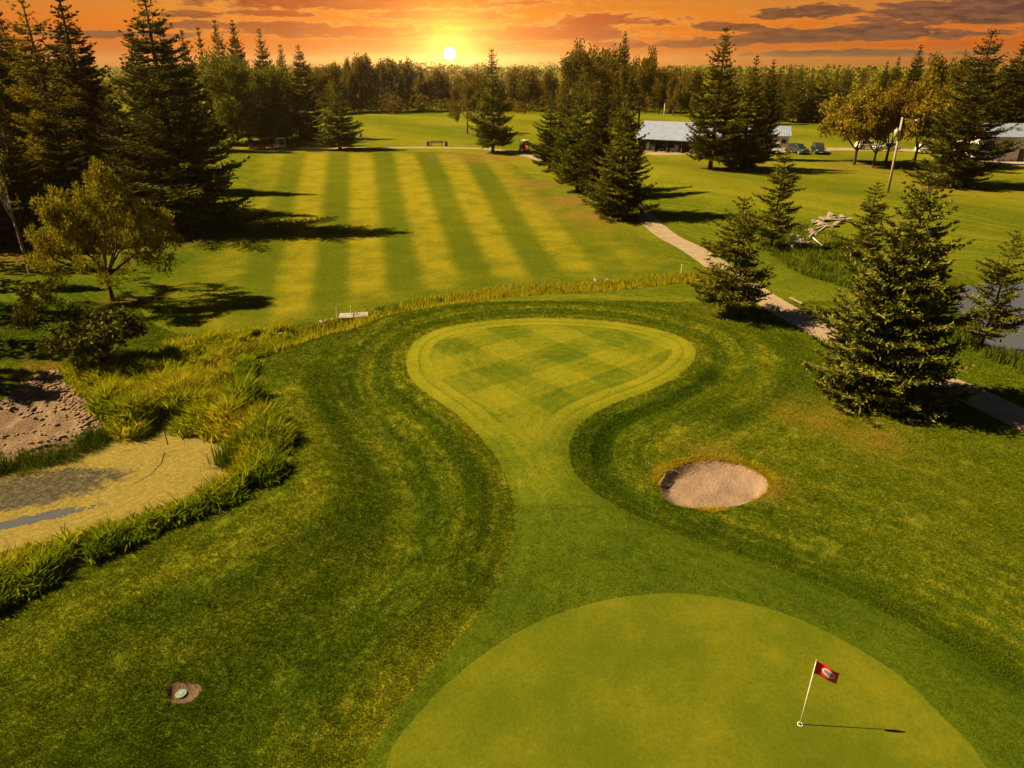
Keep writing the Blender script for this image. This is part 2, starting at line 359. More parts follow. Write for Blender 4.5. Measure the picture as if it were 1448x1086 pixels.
def fields(x, y):
    wob = vnoise(x / 2.3, y / 2.3, 11) * .7
    sa = S_APRON(x, y); tone = np.zeros_like(x)
    for s, a, w in TONE_S: tone += a * np.exp(-((s(x, y) + wob * .35) / w) ** 2)
    band = np.sin(2 * np.pi * (sa + .25 * wob) / 1.75) * np.exp(-np.maximum(sa, 0) / 5.0) * (sa > 0)
    keep = smooth((y - 16) / 8)
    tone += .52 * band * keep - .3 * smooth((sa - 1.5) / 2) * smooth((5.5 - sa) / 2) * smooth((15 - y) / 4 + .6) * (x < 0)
    # far slopes: long soft mowing passes; last term paints the wood's shade
    f = smooth((y - 55) / 30)
    tone += f * (.45 * np.sin(x / 6.0 + y / 9.0 + 2.2 * vnoise(x / 25, y / 25, 13)) * .6 + .35) - .5 * np.exp(-(S_SHADE(x, y) / 3.0) ** 2)
    tone += .22 * vnoise(x / 4, y / 4, 15) + .12 * vnoise(x / 1.4, y / 1.4, 16)
    dry = np.zeros_like(x)
    for (cx, cy), r, a in DRY_P:
        dry = np.maximum(dry, a * np.exp(-(((x - cx) ** 2 + (y - cy) ** 2) / r ** 2)))
    dry = np.clip(dry * (1 + 1.2 * vnoise(x / 1.1, y / 1.1, 17)), 0, 1)
    al = S_APRON.along(x, y)
    su = (x - (-1.5 - .2155 * y)) / (2.02 + .0155 * y)
    return dict(tone=np.clip(tone, -1.5, 1.5), dry=dry, edge=-sa, along=al, stripe=su, fade=np.clip(-S_FAIR(x, y), -2, 20))
# ------------------------------------------------------------------ materials of the ground
def mat(name):
    m = bpy.data.materials.new(name); m.use_nodes = True; t = NT(m.node_tree); t.n.clear()
    return m, t
def finish(t, col, rough=.9, nrm=None, spec=.15, **kw):
    b = t.node('ShaderNodeBsdfPrincipled'); t.put(b.inputs['Base Color'], col); t.put(b.inputs['Roughness'], rough)
    t.put(b.inputs['Specular IOR Level'], spec)
    if nrm is not None: t.l.new(nrm, b.inputs['Normal'])
    for k, v in kw.items(): t.put(b.inputs[k], v)
    o = t.node('ShaderNodeOutputMaterial'); t.l.new(b.outputs[0], o.inputs[0]); return b
def bump(t, h, dist, strength=1.0):
    n = t.node('ShaderNodeBump'); t.put(n.inputs['Height'], h); n.inputs['Distance'].default_value = dist; n.inputs['Strength'].default_value = strength
    return n.outputs[0]
G_DARK, G_MID, G_LITE = (.013, .028, .002), (.053, .077, .005), (.155, .148, .010)
F_DARK, F_MID, F_LITE = (.017, .031, .002), (.058, .076, .005), (.172, .150, .010)
def grass(name, kind):
    m, t = mat(name)
    P = t.node('ShaderNodeNewGeometry').outputs['Position']
    fine = t.noise(P, 9.0, 4.0, .7, .6); mid = t.noise(P, 2.6, 3.0, .6, .8); wide = t.noise(P, .35, 3.0, .6)
    blades = t.noise(t.vm('MULTIPLY', P, (1.0, .55, 1.0)), 22.0, 3.0, .7, 1.2)
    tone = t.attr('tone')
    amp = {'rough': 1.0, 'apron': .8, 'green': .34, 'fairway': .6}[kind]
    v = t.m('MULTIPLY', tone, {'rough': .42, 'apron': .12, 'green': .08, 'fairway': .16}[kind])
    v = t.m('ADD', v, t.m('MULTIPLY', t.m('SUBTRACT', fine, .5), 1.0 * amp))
    v = t.m('ADD', v, t.m('MULTIPLY', t.m('SUBTRACT', mid, .5), .45 * amp))
    v = t.m('ADD', v, t.m('MULTIPLY', t.m('SUBTRACT', blades, .5), .9 * amp))
    v = t.m('ADD', v, t.m('MULTIPLY', t.m('SUBTRACT', wide, .5), .6 if kind != 'rough' else .25))
    if kind in ('rough', 'apron'):   # combed streaks that follow the mower round the green
        cv = t.xyz(t.m('MULTIPLY', t.attr('edge'), 5.5), t.m('MULTIPLY', t.attr('along'), 1.5), 0.0)
        comb = t.noise(cv, 1.0, 4.0, .62, .8); lines = t.m('SINE', t.m('ADD', t.m('MULTIPLY', t.attr('edge'), 2 * math.pi / .62), t.m('MULTIPLY', wide, 5.0)))
        v = t.m('ADD', v, t.m('MULTIPLY', t.m('MULTIPLY', lines, t.ss(t.attr('edge'), -9.0, -.4, 0.0, 1.0)), t.ss(wide, .35, .7, .03, .20 if kind == 'rough' else .03))); v = t.m('ADD', v, t.m('MULTIPLY', t.m('SUBTRACT', comb, .5), .9 if kind == 'rough' else .28))
    if kind == 'apron':
        ed = t.attr('edge')
        sep = t.node('ShaderNodeSeparateXYZ'); t.l.new(P, sep.inputs[0]); x, y = sep.outputs[0], sep.outputs[1]
        a = R(38)
        ca = t.m('ADD', t.m('MULTIPLY', x, math.cos(a) / 2.1), t.m('MULTIPLY', y, math.sin(a) / 2.1)); cb = t.m('ADD', t.m('MULTIPLY', x, -math.sin(a) / 2.3), t.m('MULTIPLY', y, math.cos(a) / 2.3))
        sq = lambda q: t.m('SUBTRACT', t.ss(t.m('SINE', t.m('MULTIPLY', t.m('ADD', q, t.m('MULTIPLY', t.m('SUBTRACT', mid, .5), .12)), math.pi)), -.12, .12), .5)
        chk = t.m('ADD', t.m('MULTIPLY', sq(ca), .13), t.m('MULTIPLY', sq(cb), .13))
        up = t.m('MULTIPLY', t.ss(y, 24.5, 30.0), t.ss(ed, 1.25, 1.4))
        ring = t.m('MULTIPLY', t.m('MULTIPLY', t.ss(ed, .02, .1), t.ss(ed, 1.3, 1.4, 1.0, 0.0)), t.ss(y, 26.0, 30.0))
        ring2 = t.m('MULTIPLY', t.m('MULTIPLY', t.ss(ed, .64, .68), t.ss(ed, .78, .82, 1.0, 0.0)), t.ss(y, 26.0, 30.0))
        v = t.m('ADD', v, t.m('MULTIPLY', chk, up)); v = t.m('ADD', v, t.m('MULTIPLY', ring, .16)); v = t.m('SUBTRACT', v, t.m('MULTIPLY', ring2, .16))
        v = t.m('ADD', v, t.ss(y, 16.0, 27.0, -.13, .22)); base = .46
    elif kind == 'green': base = .53
    elif kind == 'fairway':
        su = t.m('ADD', t.attr('stripe'), t.m('MULTIPLY', t.m('SUBTRACT', mid, .5), .14))
        st = t.ss(t.m('SINE', t.m('MULTIPLY', su, math.pi)), -.75, .75, -1.0, 1.0)
        side = t.m('MULTIPLY', t.ss(su, 5.0, 9.5, 1.0, .18), t.ss(su, -5.0, -1.0, .25, 1.0))
        fl = t.m('MULTIPLY', t.attr('fade'), .25, clamp=True)
        v = t.m('ADD', v, t.m('MULTIPLY', t.m('MULTIPLY', t.m('MULTIPLY', st, side), t.ss(wide, .2, .75, .55, 1.2)), t.m('MULTIPLY', fl, .2)))
        v = t.m('ADD', v, t.m('MULTIPLY', fl, .1)); base = .56
    else: base = .60
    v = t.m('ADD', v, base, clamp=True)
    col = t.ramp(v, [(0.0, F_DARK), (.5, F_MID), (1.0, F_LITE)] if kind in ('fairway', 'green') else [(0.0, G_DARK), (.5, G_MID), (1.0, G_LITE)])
    dry = t.m('MULTIPLY', t.attr('dry'), t.ss(mid, .2, .75, .45, 1.2))
    col = t.mix(t.m('MINIMUM', dry, 1.0), col, t.mix(fine, (.10, .052, .012), (.2, .115, .035)))
    h = t.m('ADD', t.m('MULTIPLY', blades, .5), t.m('ADD', fine, t.m('MULTIPLY', mid, 1.3)))
    n = bump(t, h, {'rough': .10, 'apron': .03, 'green': .010, 'fairway': .07}[kind], .8)
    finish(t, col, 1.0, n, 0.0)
    return m
M_ROUGH, M_APRON, M_GREEN, M_FAIR = grass('rough_grass', 'rough'), grass('apron_turf', 'apron'), grass('green_turf', 'green'), grass('fairway_turf', 'fairway')
def sandy(name, c1, c2, c3, dist, sc=1.0, streak=False):
    m, t = mat(name); P = t.node('ShaderNodeNewGeometry').outputs['Position']
    a = t.noise(P, 1.3 * sc, 4, .6, .5); b = t.noise(P, 9 * sc, 4, .65, .5); c = t.noise(P, 45, 2, .6)
    col = t.mix(t.ss(a, .3, .7), c1, c2); col = t.mix(t.ss(b, .5, .78, 0, .75), col, c3)
    n = bump(t, t.m('ADD', t.m('MULTIPLY', b, 1.0), t.m('ADD', t.m('MULTIPLY', a, 1.2), t.m('MULTIPLY', c, .15))), dist)
    finish(t, col, .95, n, .1); return m
M_BUNK = sandy('bunker_sand', (.165, .118, .098), (.215, .15, .12), (.12, .082, .066), .07)
M_SANDB = sandy('bank_sand', (.14, .096, .066), (.23, .16, .115), (.085, .056, .036), .20)
M_PATH = sandy('gravel', (.20, .155, .118), (.255, .20, .152), (.13, .098, .07), .05, .8)
M_DIRT = sandy('dirt', (.09, .055, .04), (.13, .085, .065), (.05, .03, .02), .05, 2)
# ------------------------------------------------------------------ one sheet of ground, cut along the outlines
def build_ground():
    ys = [-60, -30, -14, -6, -1, 2, 4.5, 6.5, 8]; y = 8.0
    while y < 4000:
        y += max(.17, .0072 * y) if y < 420 else .03 * y
        ys.append(y)
    ys = np.array(ys)
    tc = np.linspace(-1.22, 1.22, 560)
    tq = [1.34, 1.5, 1.7, 2, 2.5, 3.4, 5]
    ts = np.concatenate([[-q for q in tq[::-1]], tc, tq])
    w = np.maximum(11.0, ys + 4.0)
    X = np.clip(ts[None, :] * w[:, None], -4600, 4600) + np.clip(ts[None, :], -5, 5) * .01; Y = np.repeat(ys[:, None], len(ts), 1)
    n, m = X.shape; P = np.stack([X.ravel(), Y.ravel()], 1)
    idx = np.arange(n * m).reshape(n, m)
    a, b, c, d = idx[:-1, :-1].ravel(), idx[:-1, 1:].ravel(), idx[1:, 1:].ravel(), idx[1:, :-1].ravel()
    T = np.concatenate([np.stack([a, b, c], 1), np.stack([a, c, d], 1)])
    def clip(P, T, S):
        f = S(P[:, 0], P[:, 1]); f[np.abs(f) < 1e-4] = 1e-4
        sg = f < 0; cnt = sg[T].sum(1)
        tin = [T[cnt == 3]]; tout = [T[cnt == 0]]; newP = []; cache = {}; base = len(P)
        def cut(i, j):
            k = (i, j) if i < j else (j, i)
            if k not in cache:
                i, j = k; u = f[i] / (f[i] - f[j]); cache[k] = base + len(newP); newP.append(P[i] + u * (P[j] - P[i]))
            return cache[k]
        ti, to = [], []
        for t in T[(cnt == 1) | (cnt == 2)]:
            s = [bool(sg[q]) for q in t]; lone = sum(s) == 1
            r = s.index(lone); i, j, k = (int(t[r]), int(t[(r + 1) % 3]), int(t[(r + 2) % 3]))
            p, q = cut(i, j), cut(i, k)
            (ti if lone else to).append((i, p, q)); (to if lone else ti).extend([(p, j, k), (p, k, q)])
        if ti: tin.append(np.array(ti)); tout.append(np.array(to))
        if newP: P = np.concatenate([P, np.array(newP)])
        return P, np.concatenate(tin), np.concatenate(tout)
    parts = []
    for name, S, m_, lab in (('putting_green', S_GREEN, M_GREEN, 0), ('apron', S_APRON, M_APRON, 0), ('bunker', S_BUNK, M_BUNK, 0), ('dirt_patch', S_VALVE, M_DIRT, 0), ('path', S_PATH, M_PATH, 0), ('lane', S_LANE, M_PATH, 0),
                             ('sand_bank', S_SAND, M_SANDB, 0), ('fairway', S_FAIR, M_FAIR, 0)):
        P, tin, T = clip(P, T, S); parts.append((name, tin, m_))
    parts.append(('ground', T, M_ROUGH))
    z = H(P[:, 0], P[:, 1]); fl = fields(P[:, 0], P[:, 1]); V = np.column_stack([P, z])
    # one shared set of normals so that the cuts do not show as creases
    A = np.concatenate([p[1] for p in parts]); fn = np.cross(V[A[:, 1]] - V[A[:, 0]], V[A[:, 2]] - V[A[:, 0]]); N = np.zeros_like(V)
    for k in range(3): np.add.at(N, A[:, k], fn)
    N /= np.maximum(np.linalg.norm(N, axis=1), 1e-9)[:, None]
    for name, tri, m_ in parts:
        u, inv = np.unique(tri, return_inverse=True)
        me = mesh_np(name, V[u], [inv.reshape(-1, 3)], m_, True, {k: v[u] for k, v in fl.items()})
        me.normals_split_custom_set_from_vertices(N[u].tolist())
        tag(obj(name, me), kind='structure')
build_ground()
# ------------------------------------------------------------------ ponds
def pond_mat(name, algae):
    m, t = mat(name); P = t.node('ShaderNodeNewGeometry').outputs['Position']
    sep = t.node('ShaderNodeSeparateXYZ'); t.l.new(P, sep.inputs[0])
    a = t.noise(P, .9, 5, .6, .6); b = t.noise(P, 7, 4, .65, .8); w = t.noise(P, 2.2, 2, .5)
    alg = t.mix(t.ss(b, .35, .7), (.11, .092, .020), (.19, .145, .036)); alg = t.mix(t.ss(a, .55, .75), alg, (.075, .07, .022))
    mud = t.mix(t.ss(b, .4, .65), (.022, .02, .012), (.07, .06, .04))
    if algae:
        c1 = gp(28, 738, WATER_Z); c0 = gp(20, 697, WATER_Z)
        def el(c, rx, ry, rot):
            x = t.m('SUBTRACT', sep.outputs[0], c[0]); y = t.m('SUBTRACT', sep.outputs[1], c[1])
            xr = t.m('ADD', t.m('MULTIPLY', x, math.cos(rot) / rx), t.m('MULTIPLY', y, math.sin(rot) / rx)); yr = t.m('ADD', t.m('MULTIPLY', x, -math.sin(rot) / ry), t.m('MULTIPLY', y, math.cos(rot) / ry))
            return t.m('ADD', t.m('ADD', t.m('MULTIPLY', xr, xr), t.m('MULTIPLY', yr, yr)), t.m('ADD', t.m('MULTIPLY', t.m('SUBTRACT', a, .5), 2.6), t.m('MULTIPLY', t.m('SUBTRACT', b, .5), 1.0)))
        mk = t.ss(el(c0, 3.9, 1.5, .3), .45, 1.25, 1, 0); wk = t.ss(t.m('ADD', el(c1, 2.3, .34, .42), t.m('ADD', t.m('MULTIPLY', t.m('SUBTRACT', b, .5), 1.8), t.m('MULTIPLY', t.m('SUBTRACT', w, .5), 1.6))), .85, 1.0, 1, 0)
    else:
        mk = 0.0; wk = t.ss(t.m('ADD', a, t.m('MULTIPLY', b, .2)), .70, .80, 1, 0)
    col = t.mix(mk, alg, mud); col = t.mix(wk, col, (.06, .068, .085))
    h = t.m('MULTIPLY', t.m('ADD', b, a), t.m('SUBTRACT', 1.0, wk))
    n = bump(t, h, .022)
    finish(t, col, t.m('SUBTRACT', .9, t.m('MULTIPLY', wk, .84)), n, t.m('ADD', .12, t.m('MULTIPLY', wk, .88)))
    return m
def water(S, z, m_, name='pond'):
    L = S.L; c = L.mean(0); L = c + (L - c) * 1.06
    me = bpy.data.meshes.new(name); me.from_pydata([(p[0], p[1], z) for p in L], [], [tuple(range(len(L)))])
    me.materials.append(m_); tag(obj(name, me), kind='structure')
water(S_POND, WATER_Z, pond_mat('algae_water', True)); water(S_POND2, WATER2_Z, pond_mat('open_water', False))
# ------------------------------------------------------------------ foliage and bark
def foliage(name, c1, c2, trans=.3, rough=.7):
    m, t = mat(name)
    g = t.node('ShaderNodeNewGeometry'); oi = t.node('ShaderNodeObjectInfo')
    r = g.outputs['Random Per Island']
    col = t.mix(r, c1, c2)
    hsv = t.node('ShaderNodeHueSaturation'); t.put(hsv.inputs['Hue'], t.m('ADD', .488, t.m('MULTIPLY', oi.outputs['Random'], .024)))
    t.put(hsv.inputs['Value'], t.m('ADD', .8, t.m('MULTIPLY', oi.outputs['Random'], .4))); t.put(hsv.inputs['Color'], col)
    b = t.node('ShaderNodeBsdfPrincipled'); t.put(b.inputs['Base Color'], hsv.outputs[0]); b.inputs['Roughness'].default_value = rough; b.inputs['Specular IOR Level'].default_value = .03
    tr = t.node('ShaderNodeBsdfTranslucent'); t.put(tr.inputs[0], hsv.outputs[0])
    mx = t.node('ShaderNodeMixShader'); mx.inputs[0].default_value = trans
    t.l.new(b.outputs[0], mx.inputs[1]); t.l.new(tr.outputs[0], mx.inputs[2])
    o = t.node('ShaderNodeOutputMaterial'); t.l.new(mx.outputs[0], o.inputs[0]); return m
def bark(name, c1, c2, birch=False):
    m, t = mat(name); P = t.node('ShaderNodeTexCoord').outputs['Object']
    n = t.noise(t.vm('MULTIPLY', P, (1, 1, 3.5 if birch else .25)), 5.0 if birch else 14, 4, .65)
    col = t.mix(t.ss(n, .4, .62), c1, c2); finish(t, col, .9, bump(t, n, .03)); return m
M_SPRUCE = foliage('spruce_needles', (.028, .042, .005), (.165, .150, .012), .18)
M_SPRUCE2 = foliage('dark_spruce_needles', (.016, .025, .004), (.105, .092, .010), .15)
M_BLUE = foliage('blue_spruce_needles', (.030, .046, .010), (.165, .150, .018), .18)
M_PINE = foliage('pine_needles', (.06, .065, .006), (.26, .195, .013), .3)
M_LEAF = foliage('green_leaves', (.06, .075, .007), (.20, .18, .014), .35)
M_GOLD = foliage('golden_leaves', (.085, .068, .006), (.27, .185, .018), .4)
M_FAR = foliage('far_leaves', (.045, .046, .004), (.18, .128, .010), .5)
M_BARK = bark('bark', (.035, .024, .016), (.085, .06, .042))
M_BIRCH = bark('birch_bark', (.34, .29, .24), (.06, .045, .035), True)
M_DEAD = bark('grey_bark', (.10, .08, .065), (.18, .15, .12))
def diamonds(B, D, L, W, N):
    """long thin leaf-like quads: base B, direction D, length L, width W, side direction N"""
    L = np.asarray(L)[:, None]; W = np.asarray(W)[:, None]
    v = np.stack([B, B + D * L * .45 + N * W, B + D * L, B + D * L * .45 - N * W], 1)
    return v.reshape(-1, 3)
def unit(a): return a / np.maximum(np.linalg.norm(a, axis=-1, keepdims=True), 1e-9)
def quads(n): return np.arange(n * 4).reshape(n, 4)
def spruce_mesh(name, seed, Hh, Rr, levels, per, droop, mat_, base=.05, power=.85, ragged=.25, twigstep=.30, fat=1.0, sparse=0.0):
    rg = np.random.default_rng(seed); B, D, L, W, N = [], [], [], [], []
    bt = MB()
    for li in range(levels):
        t = base + (1 - base) * ((li + rg.uniform(-.5, .5)) / levels); t = min(max(t, base), .985)
        env = (1 - t) ** power * (1 if t > base + .10 else .72 + 2.8 * (t - base))
        k = max(4, int(round(per * (1 - .45 * t))))
        a0 = rg.uniform(0, 6.28)
        for j in range(k):
            if rg.random() < sparse: continue
            az = a0 + 6.283 * j / k + rg.normal(0, .22); Lb = Rr * env * (1 + rg.normal(0, ragged) * .8) + .05
            if Lb < .12: Lb = .12
            out = np.array([math.cos(az), math.sin(az), 0.0]); z0 = t * Hh
            up0 = -.25 * droop + .5 * t + rg.normal(0, .08); n = max(3, int(Lb / twigstep) + 2)
            s = np.linspace(0, 1, n)
            z = z0 + Lb * (up0 * s * .55 - droop * .38 * s * (1 - t) + (.30 * droop + .12) * s ** 3)
            pts = out[None] * (Lb * s)[:, None]; pts[:, 2] = z
            if Lb > .9: bt.tube([tuple(pts[0]), tuple(pts[n // 2]), tuple(pts[-1])], [.012 * Lb + .012, .008 * Lb + .008, .004], 3, False)
            side = np.array([-out[1], out[0], 0.0])
            for i in range(n):
                if s[i] < .16 and Lb > .6: continue
                tang = unit(pts[min(i + 1, n - 1)] - pts[max(i - 1, 0)])
                lt = (.42 * Lb * (1 - s[i]) ** .8 + .17 + .05 * Lb) * rg.uniform(.75, 1.2); lt = min(lt, 1.25) * min(1.0, max(.4, Lb / 1.1))
                dirs = [(1, .75), (-1, .75), (.35, 1.0), (-.35, 1.0)] if i < n - 1 else [(0, 1), (.6, .8), (-.6, .8), (.2, 1)]
                for sg, f in dirs:
                    l = lt * (1 if abs(sg) > .5 else .55)
                    d = unit(tang * f + side * sg * rg.uniform(.8, 1.1) + np.array([0, 0, rg.normal(.02, .14)]))
                    p = pts[i]
                    for q in range(2):
                        nrm = unit(np.cross(d, np.array([0, 0, 1.0]) if q else side + out * .3))
                        B.append(p); D.append(d); L.append(l); W.append(fat * (.035 + .065 * l) * rg.uniform(.8, 1.2)); N.append(nrm)
                    for q in range(int(4 + 6 * l)):
                        u = rg.uniform(.2, 1.0); p2 = p + d * l * u
                        d2 = unit(d + rg.normal(0, .55, 3) + np.array([0, 0, .12])); l2 = (.10 + .24 * l) * rg.uniform(.7, 1.2)
                        B.append(p2); D.append(d2); L.append(l2); W.append(fat * (.022 + .07 * l2)); N.append(unit(np.cross(d2, rg.normal(0, 1, 3))))
    for q in range(levels * per * 3):   # short shoots close to the trunk
        t = base + (1 - base) * rg.random() ** 1.25 * .93; rr = Rr * (1 - t) ** power * rg.uniform(.12, .72); a = rg.uniform(0, 6.283)
        d = unit(np.array([math.cos(a), math.sin(a), rg.normal(-.05, .3)])); l = (.25 + .25 * rg.random()) * (Hh / 11) ** .5 * (1 - .6 * t)
        for w in range(2):
            B.append(np.array([rr * math.cos(a), rr * math.sin(a), t * Hh - droop * .2 * rr])); D.append(unit(d + rg.normal(0, .5, 3))); L.append(l); W.append(fat * .2 * l); N.append(unit(rg.normal(0, 1, 3)))
    for q in range(14):   # leader
        B.append(np.array([0, 0, Hh * (.955 + .003 * q)])); D.append(unit(np.array([rg.normal(0, .5), rg.normal(0, .5), 1.1]))); L.append(.022 * Hh * rg.uniform(.5, 1)); W.append(.022 * fat); N.append(unit(rg.normal(0, 1, 3)))
    B, D, N = np.array(B), np.array(D), np.array(N)
    V = diamonds(B, D, L, W, N)
    me = mesh_np(name + '_crown', V, [quads(len(B))], mat_)
    bt.tube([(0, 0, -.3), (0, 0, .04 * Hh), (rg.normal(0, .01) * Hh, 0, .5 * Hh), (0, 0, .97 * Hh)], [.024 * Hh, .017 * Hh, .010 * Hh, .003 * Hh], 9)
    tm = bpy.data.meshes.new(name + '_trunk'); tm.from_pydata([tuple(v) for v in bt.v], [], bt.f); tm.materials.append(M_BARK)
    tm.polygons.foreach_set('use_smooth', [True] * len(tm.polygons)); tm.update()
    return dict(crown=me, trunk=tm, H=Hh, R=float(np.percentile(np.hypot(V[:, 0], V[:, 1]), 98.5)), n=len(B))
def skeleton(rg, Hh, trunk_h, spread, nlimb, depth, up=.6, lean=(0, 0), crook=.18):
    """limbs by repeated forking; returns polylines with radii and the points that carry leaves"""
    lines, tips = [], []
    def grow(p, d, length, rad, lev):
        n = 4; pts = [p]; rr = [rad]
        for i in range(n):
            d = unit(d + rg.normal(0, crook, 3) + np.array([0, 0, .06])); p = p + d * length / n
            pts.append(p); rr.append(rad * (1 - .16 * (i + 1)))
            if lev >= depth - 1 and i >= 1: tips.append((p, lev))
        lines.append((pts, rr))
        if lev >= depth: tips.append((p, lev)); return
        for k in range(rg.integers(2, 5)):
            a = rg.uniform(0, 6.283); side = unit(np.cross(d, rg.normal(0, 1, 3)))
            nd = unit(d * .75 + side * rg.uniform(.45, .95) + np.array([0, 0, rg.uniform(-.15, .3)]))
            q = pts[rg.integers(2, n + 1)]
            grow(q, nd, length * rg.uniform(.58, .8), rr[-1] * .7, lev + 1)
    p = np.array([0, 0, -.25]); base_r = .022 * Hh
    tp = [p, np.array([lean[0] * .3, lean[1] * .3, trunk_h * .5]), np.array([lean[0], lean[1], trunk_h])]
    lines.append((tp, [base_r * 1.25, base_r * .95, base_r * .8]))
    for k in range(nlimb):
        az = 6.283 * k / nlimb + rg.uniform(-.4, .4)
        u = up * rg.uniform(.7, 1.4) if k else 2.5
        d = unit(np.array([math.cos(az) * spread, math.sin(az) * spread, u]))
        grow(tp[-1] + np.array([0, 0, -trunk_h * .12 * rg.random()]), d, (Hh - trunk_h) * rg.uniform(.36, .48), base_r * .55, 1)
    return lines, tips
def leafy_mesh(name, seed, Hh, trunk_h, spread, nlimb, mat_, bark_, leaf=.26, per=34, clump=.75, depth=3, up=.7, needle=False, lean=(0, 0), keep=1.0, crook=.18, hscale=True, cone=0.0):
    rg = np.random.default_rng(seed)
    lines, tips = skeleton(rg, Hh, trunk_h, spread, nlimb, depth, up, lean, crook)
    P = np.array([t[0] for t in tips]); top = P[:, 2].max() + clump * .6
    s = Hh / top if hscale else 1.0
    if cone:
        sh = lambda q: np.array(q) * np.array([1, 1, 0]) * (1 + cone * (.55 - q[2] / top)) + np.array([0, 0, q[2]])
        P = np.array([sh(q) for q in P]); lines = [([sh(q) for q in pts], rr) for pts, rr in lines]
    bt = MB()
    for pts, rr in lines: bt.tube([tuple(np.array(q) * s) for q in pts], [max(r, .012) for r in rr], 7 if rr[0] > .1 else 5, False)
    P = P * s; P = P[rg.random(len(P)) < keep]
    cr = clump * rg.uniform(.55, 1.25, len(P)); n = np.maximum(4, (per * (cr / clump) ** 2).astype(int))
    C = np.repeat(P, n, 0); r = np.repeat(cr, n)
    off = unit(rg.normal(0, 1, C.shape)) * (rg.uniform(0, 1, len(C)) ** .45 * r)[:, None]; off[:, 2] *= .8
    Q = C + off; k = len(Q)
    if needle:
        d = unit(off + np.array([0, 0, .35]) * r[:, None] + rg.normal(0, .35, (k, 3)) * r[:, None]); Ln = leaf * rg.uniform(.7, 1.3, k)
        V = diamonds(Q - d * (Ln * .3)[:, None], d, Ln, leaf * .17 * rg.uniform(.8, 1.3, k), unit(np.cross(d, rg.normal(0, 1, (k, 3)))))
    else:
        d = unit(rg.normal(0, 1, (k, 3)) + unit(off) * .5); Ln = leaf * rg.uniform(.65, 1.35, k)
        V = diamonds(Q, d, Ln, Ln * .36, unit(np.cross(d, rg.normal(0, 1, (k, 3)))))
    me = mesh_np(name + '_crown', V, [quads(k)], mat_)
    tm = bpy.data.meshes.new(name + '_trunk'); tm.from_pydata([tuple(v) for v in bt.v], [], bt.f); tm.materials.append(bark_)
    tm.polygons.foreach_set('use_smooth', [True] * len(tm.polygons)); tm.update()
    rad = np.percentile(np.hypot(Q[:, 0] - lean[0], Q[:, 1] - lean[1]), 96)
    return dict(crown=me, trunk=tm, H=Hh, R=rad, n=k)
SPR = {  # one of each kind; copies share these meshes
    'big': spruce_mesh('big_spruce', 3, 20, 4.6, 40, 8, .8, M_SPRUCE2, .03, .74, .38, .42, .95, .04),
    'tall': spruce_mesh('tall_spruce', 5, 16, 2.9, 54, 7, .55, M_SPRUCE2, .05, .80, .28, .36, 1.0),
    'mid': spruce_mesh('spruce', 7, 11, 2.6, 30, 7, .55, M_SPRUCE, .10, .82, .32, .30, .9),
    'blue': spruce_mesh('blue_spruce', 11, 11, 3.3, 34, 8, .50, M_BLUE, .025, .74, .28, .30, .95),
    'open': spruce_mesh('open_spruce', 13, 8, 2.3, 22, 6, .30, M_SPRUCE, .12, .70, .45, .30, .85, .06),
    'group': spruce_mesh('full_spruce', 17, 13, 2.9, 36, 7, .6, M_SPRUCE, .03, .84, .30, .32, .95),
    'gold': spruce_mesh('golden_spruce', 19, 14, 3.0, 32, 7, .4, M_PINE, .04, .70, .40, .34, .95, .08),
    'cone': spruce_mesh('bushy_pine', 27, 9.3, 3.3, 26, 6, -.9, M_PINE, .13, .55, .5, .36, 1.2, .22),
    'cone2': spruce_mesh('thin_pine', 29, 9, 2.6, 24, 5, -.45, M_SPRUCE, .10, .66, .48, .34, 1.0, .12),
    'far': spruce_mesh('far_spruce', 23, 14, 2.5, 26, 6, .5, M_SPRUCE2, .05, .85, .3, .6, 1.8)}
LF = {
    'round': leafy_mesh('round_tree', 31, 13, 1.6, .95, 6, M_LEAF, M_BARK, .36, 95, 1.5),
    'gold': leafy_mesh('golden_tree', 33, 11, 2.2, .95, 6, M_GOLD, M_BARK, .34, 90, 1.35),
    'gold2': leafy_mesh('golden_tree', 34, 11, 2.0, .85, 5, M_GOLD, M_BARK, .34, 90, 1.3, up=.8),
    'tall': leafy_mesh('tall_leafy_tree', 37, 16, 4.0, .6, 5, M_FAR, M_BARK, .40, 60, 1.25, up=1.0),
    'far': leafy_mesh('far_leafy_tree', 39, 14, 1.2, .8, 5, M_FAR, M_BARK, .6, 60, 2.0),
    'far2': leafy_mesh('far_leafy_tree', 40, 14, 1.5, .65, 5, M_FAR, M_BARK, .6, 55, 1.9, up=1.0),
    'pine': leafy_mesh('bushy_pine', 43, 9.3, 1.4, .95, 12, M_PINE, M_BARK, .30, 64, .66, up=.5, needle=True, depth=3, crook=.14, cone=.9),
    'birch': leafy_mesh('bare_birch', 47, 8.5, 3.2, .55, 5, M_LEAF, M_BIRCH, .2, 9, .5, up=1.1, keep=.5),
    'shrub': leafy_mesh('leaning_shrub', 49, 4.2, 1.5, 1.0, 4, M_SPRUCE2, M_BARK, .22, 30, .36, up=.5, needle=True, lean=(-1.7, 0), keep=.7, crook=.25),
    'bush': leafy_mesh('scrub_bush', 51, 3.0, .35, .9, 6, M_SPRUCE2, M_BARK, .18, 26, .35, up=.6, keep=.75)}
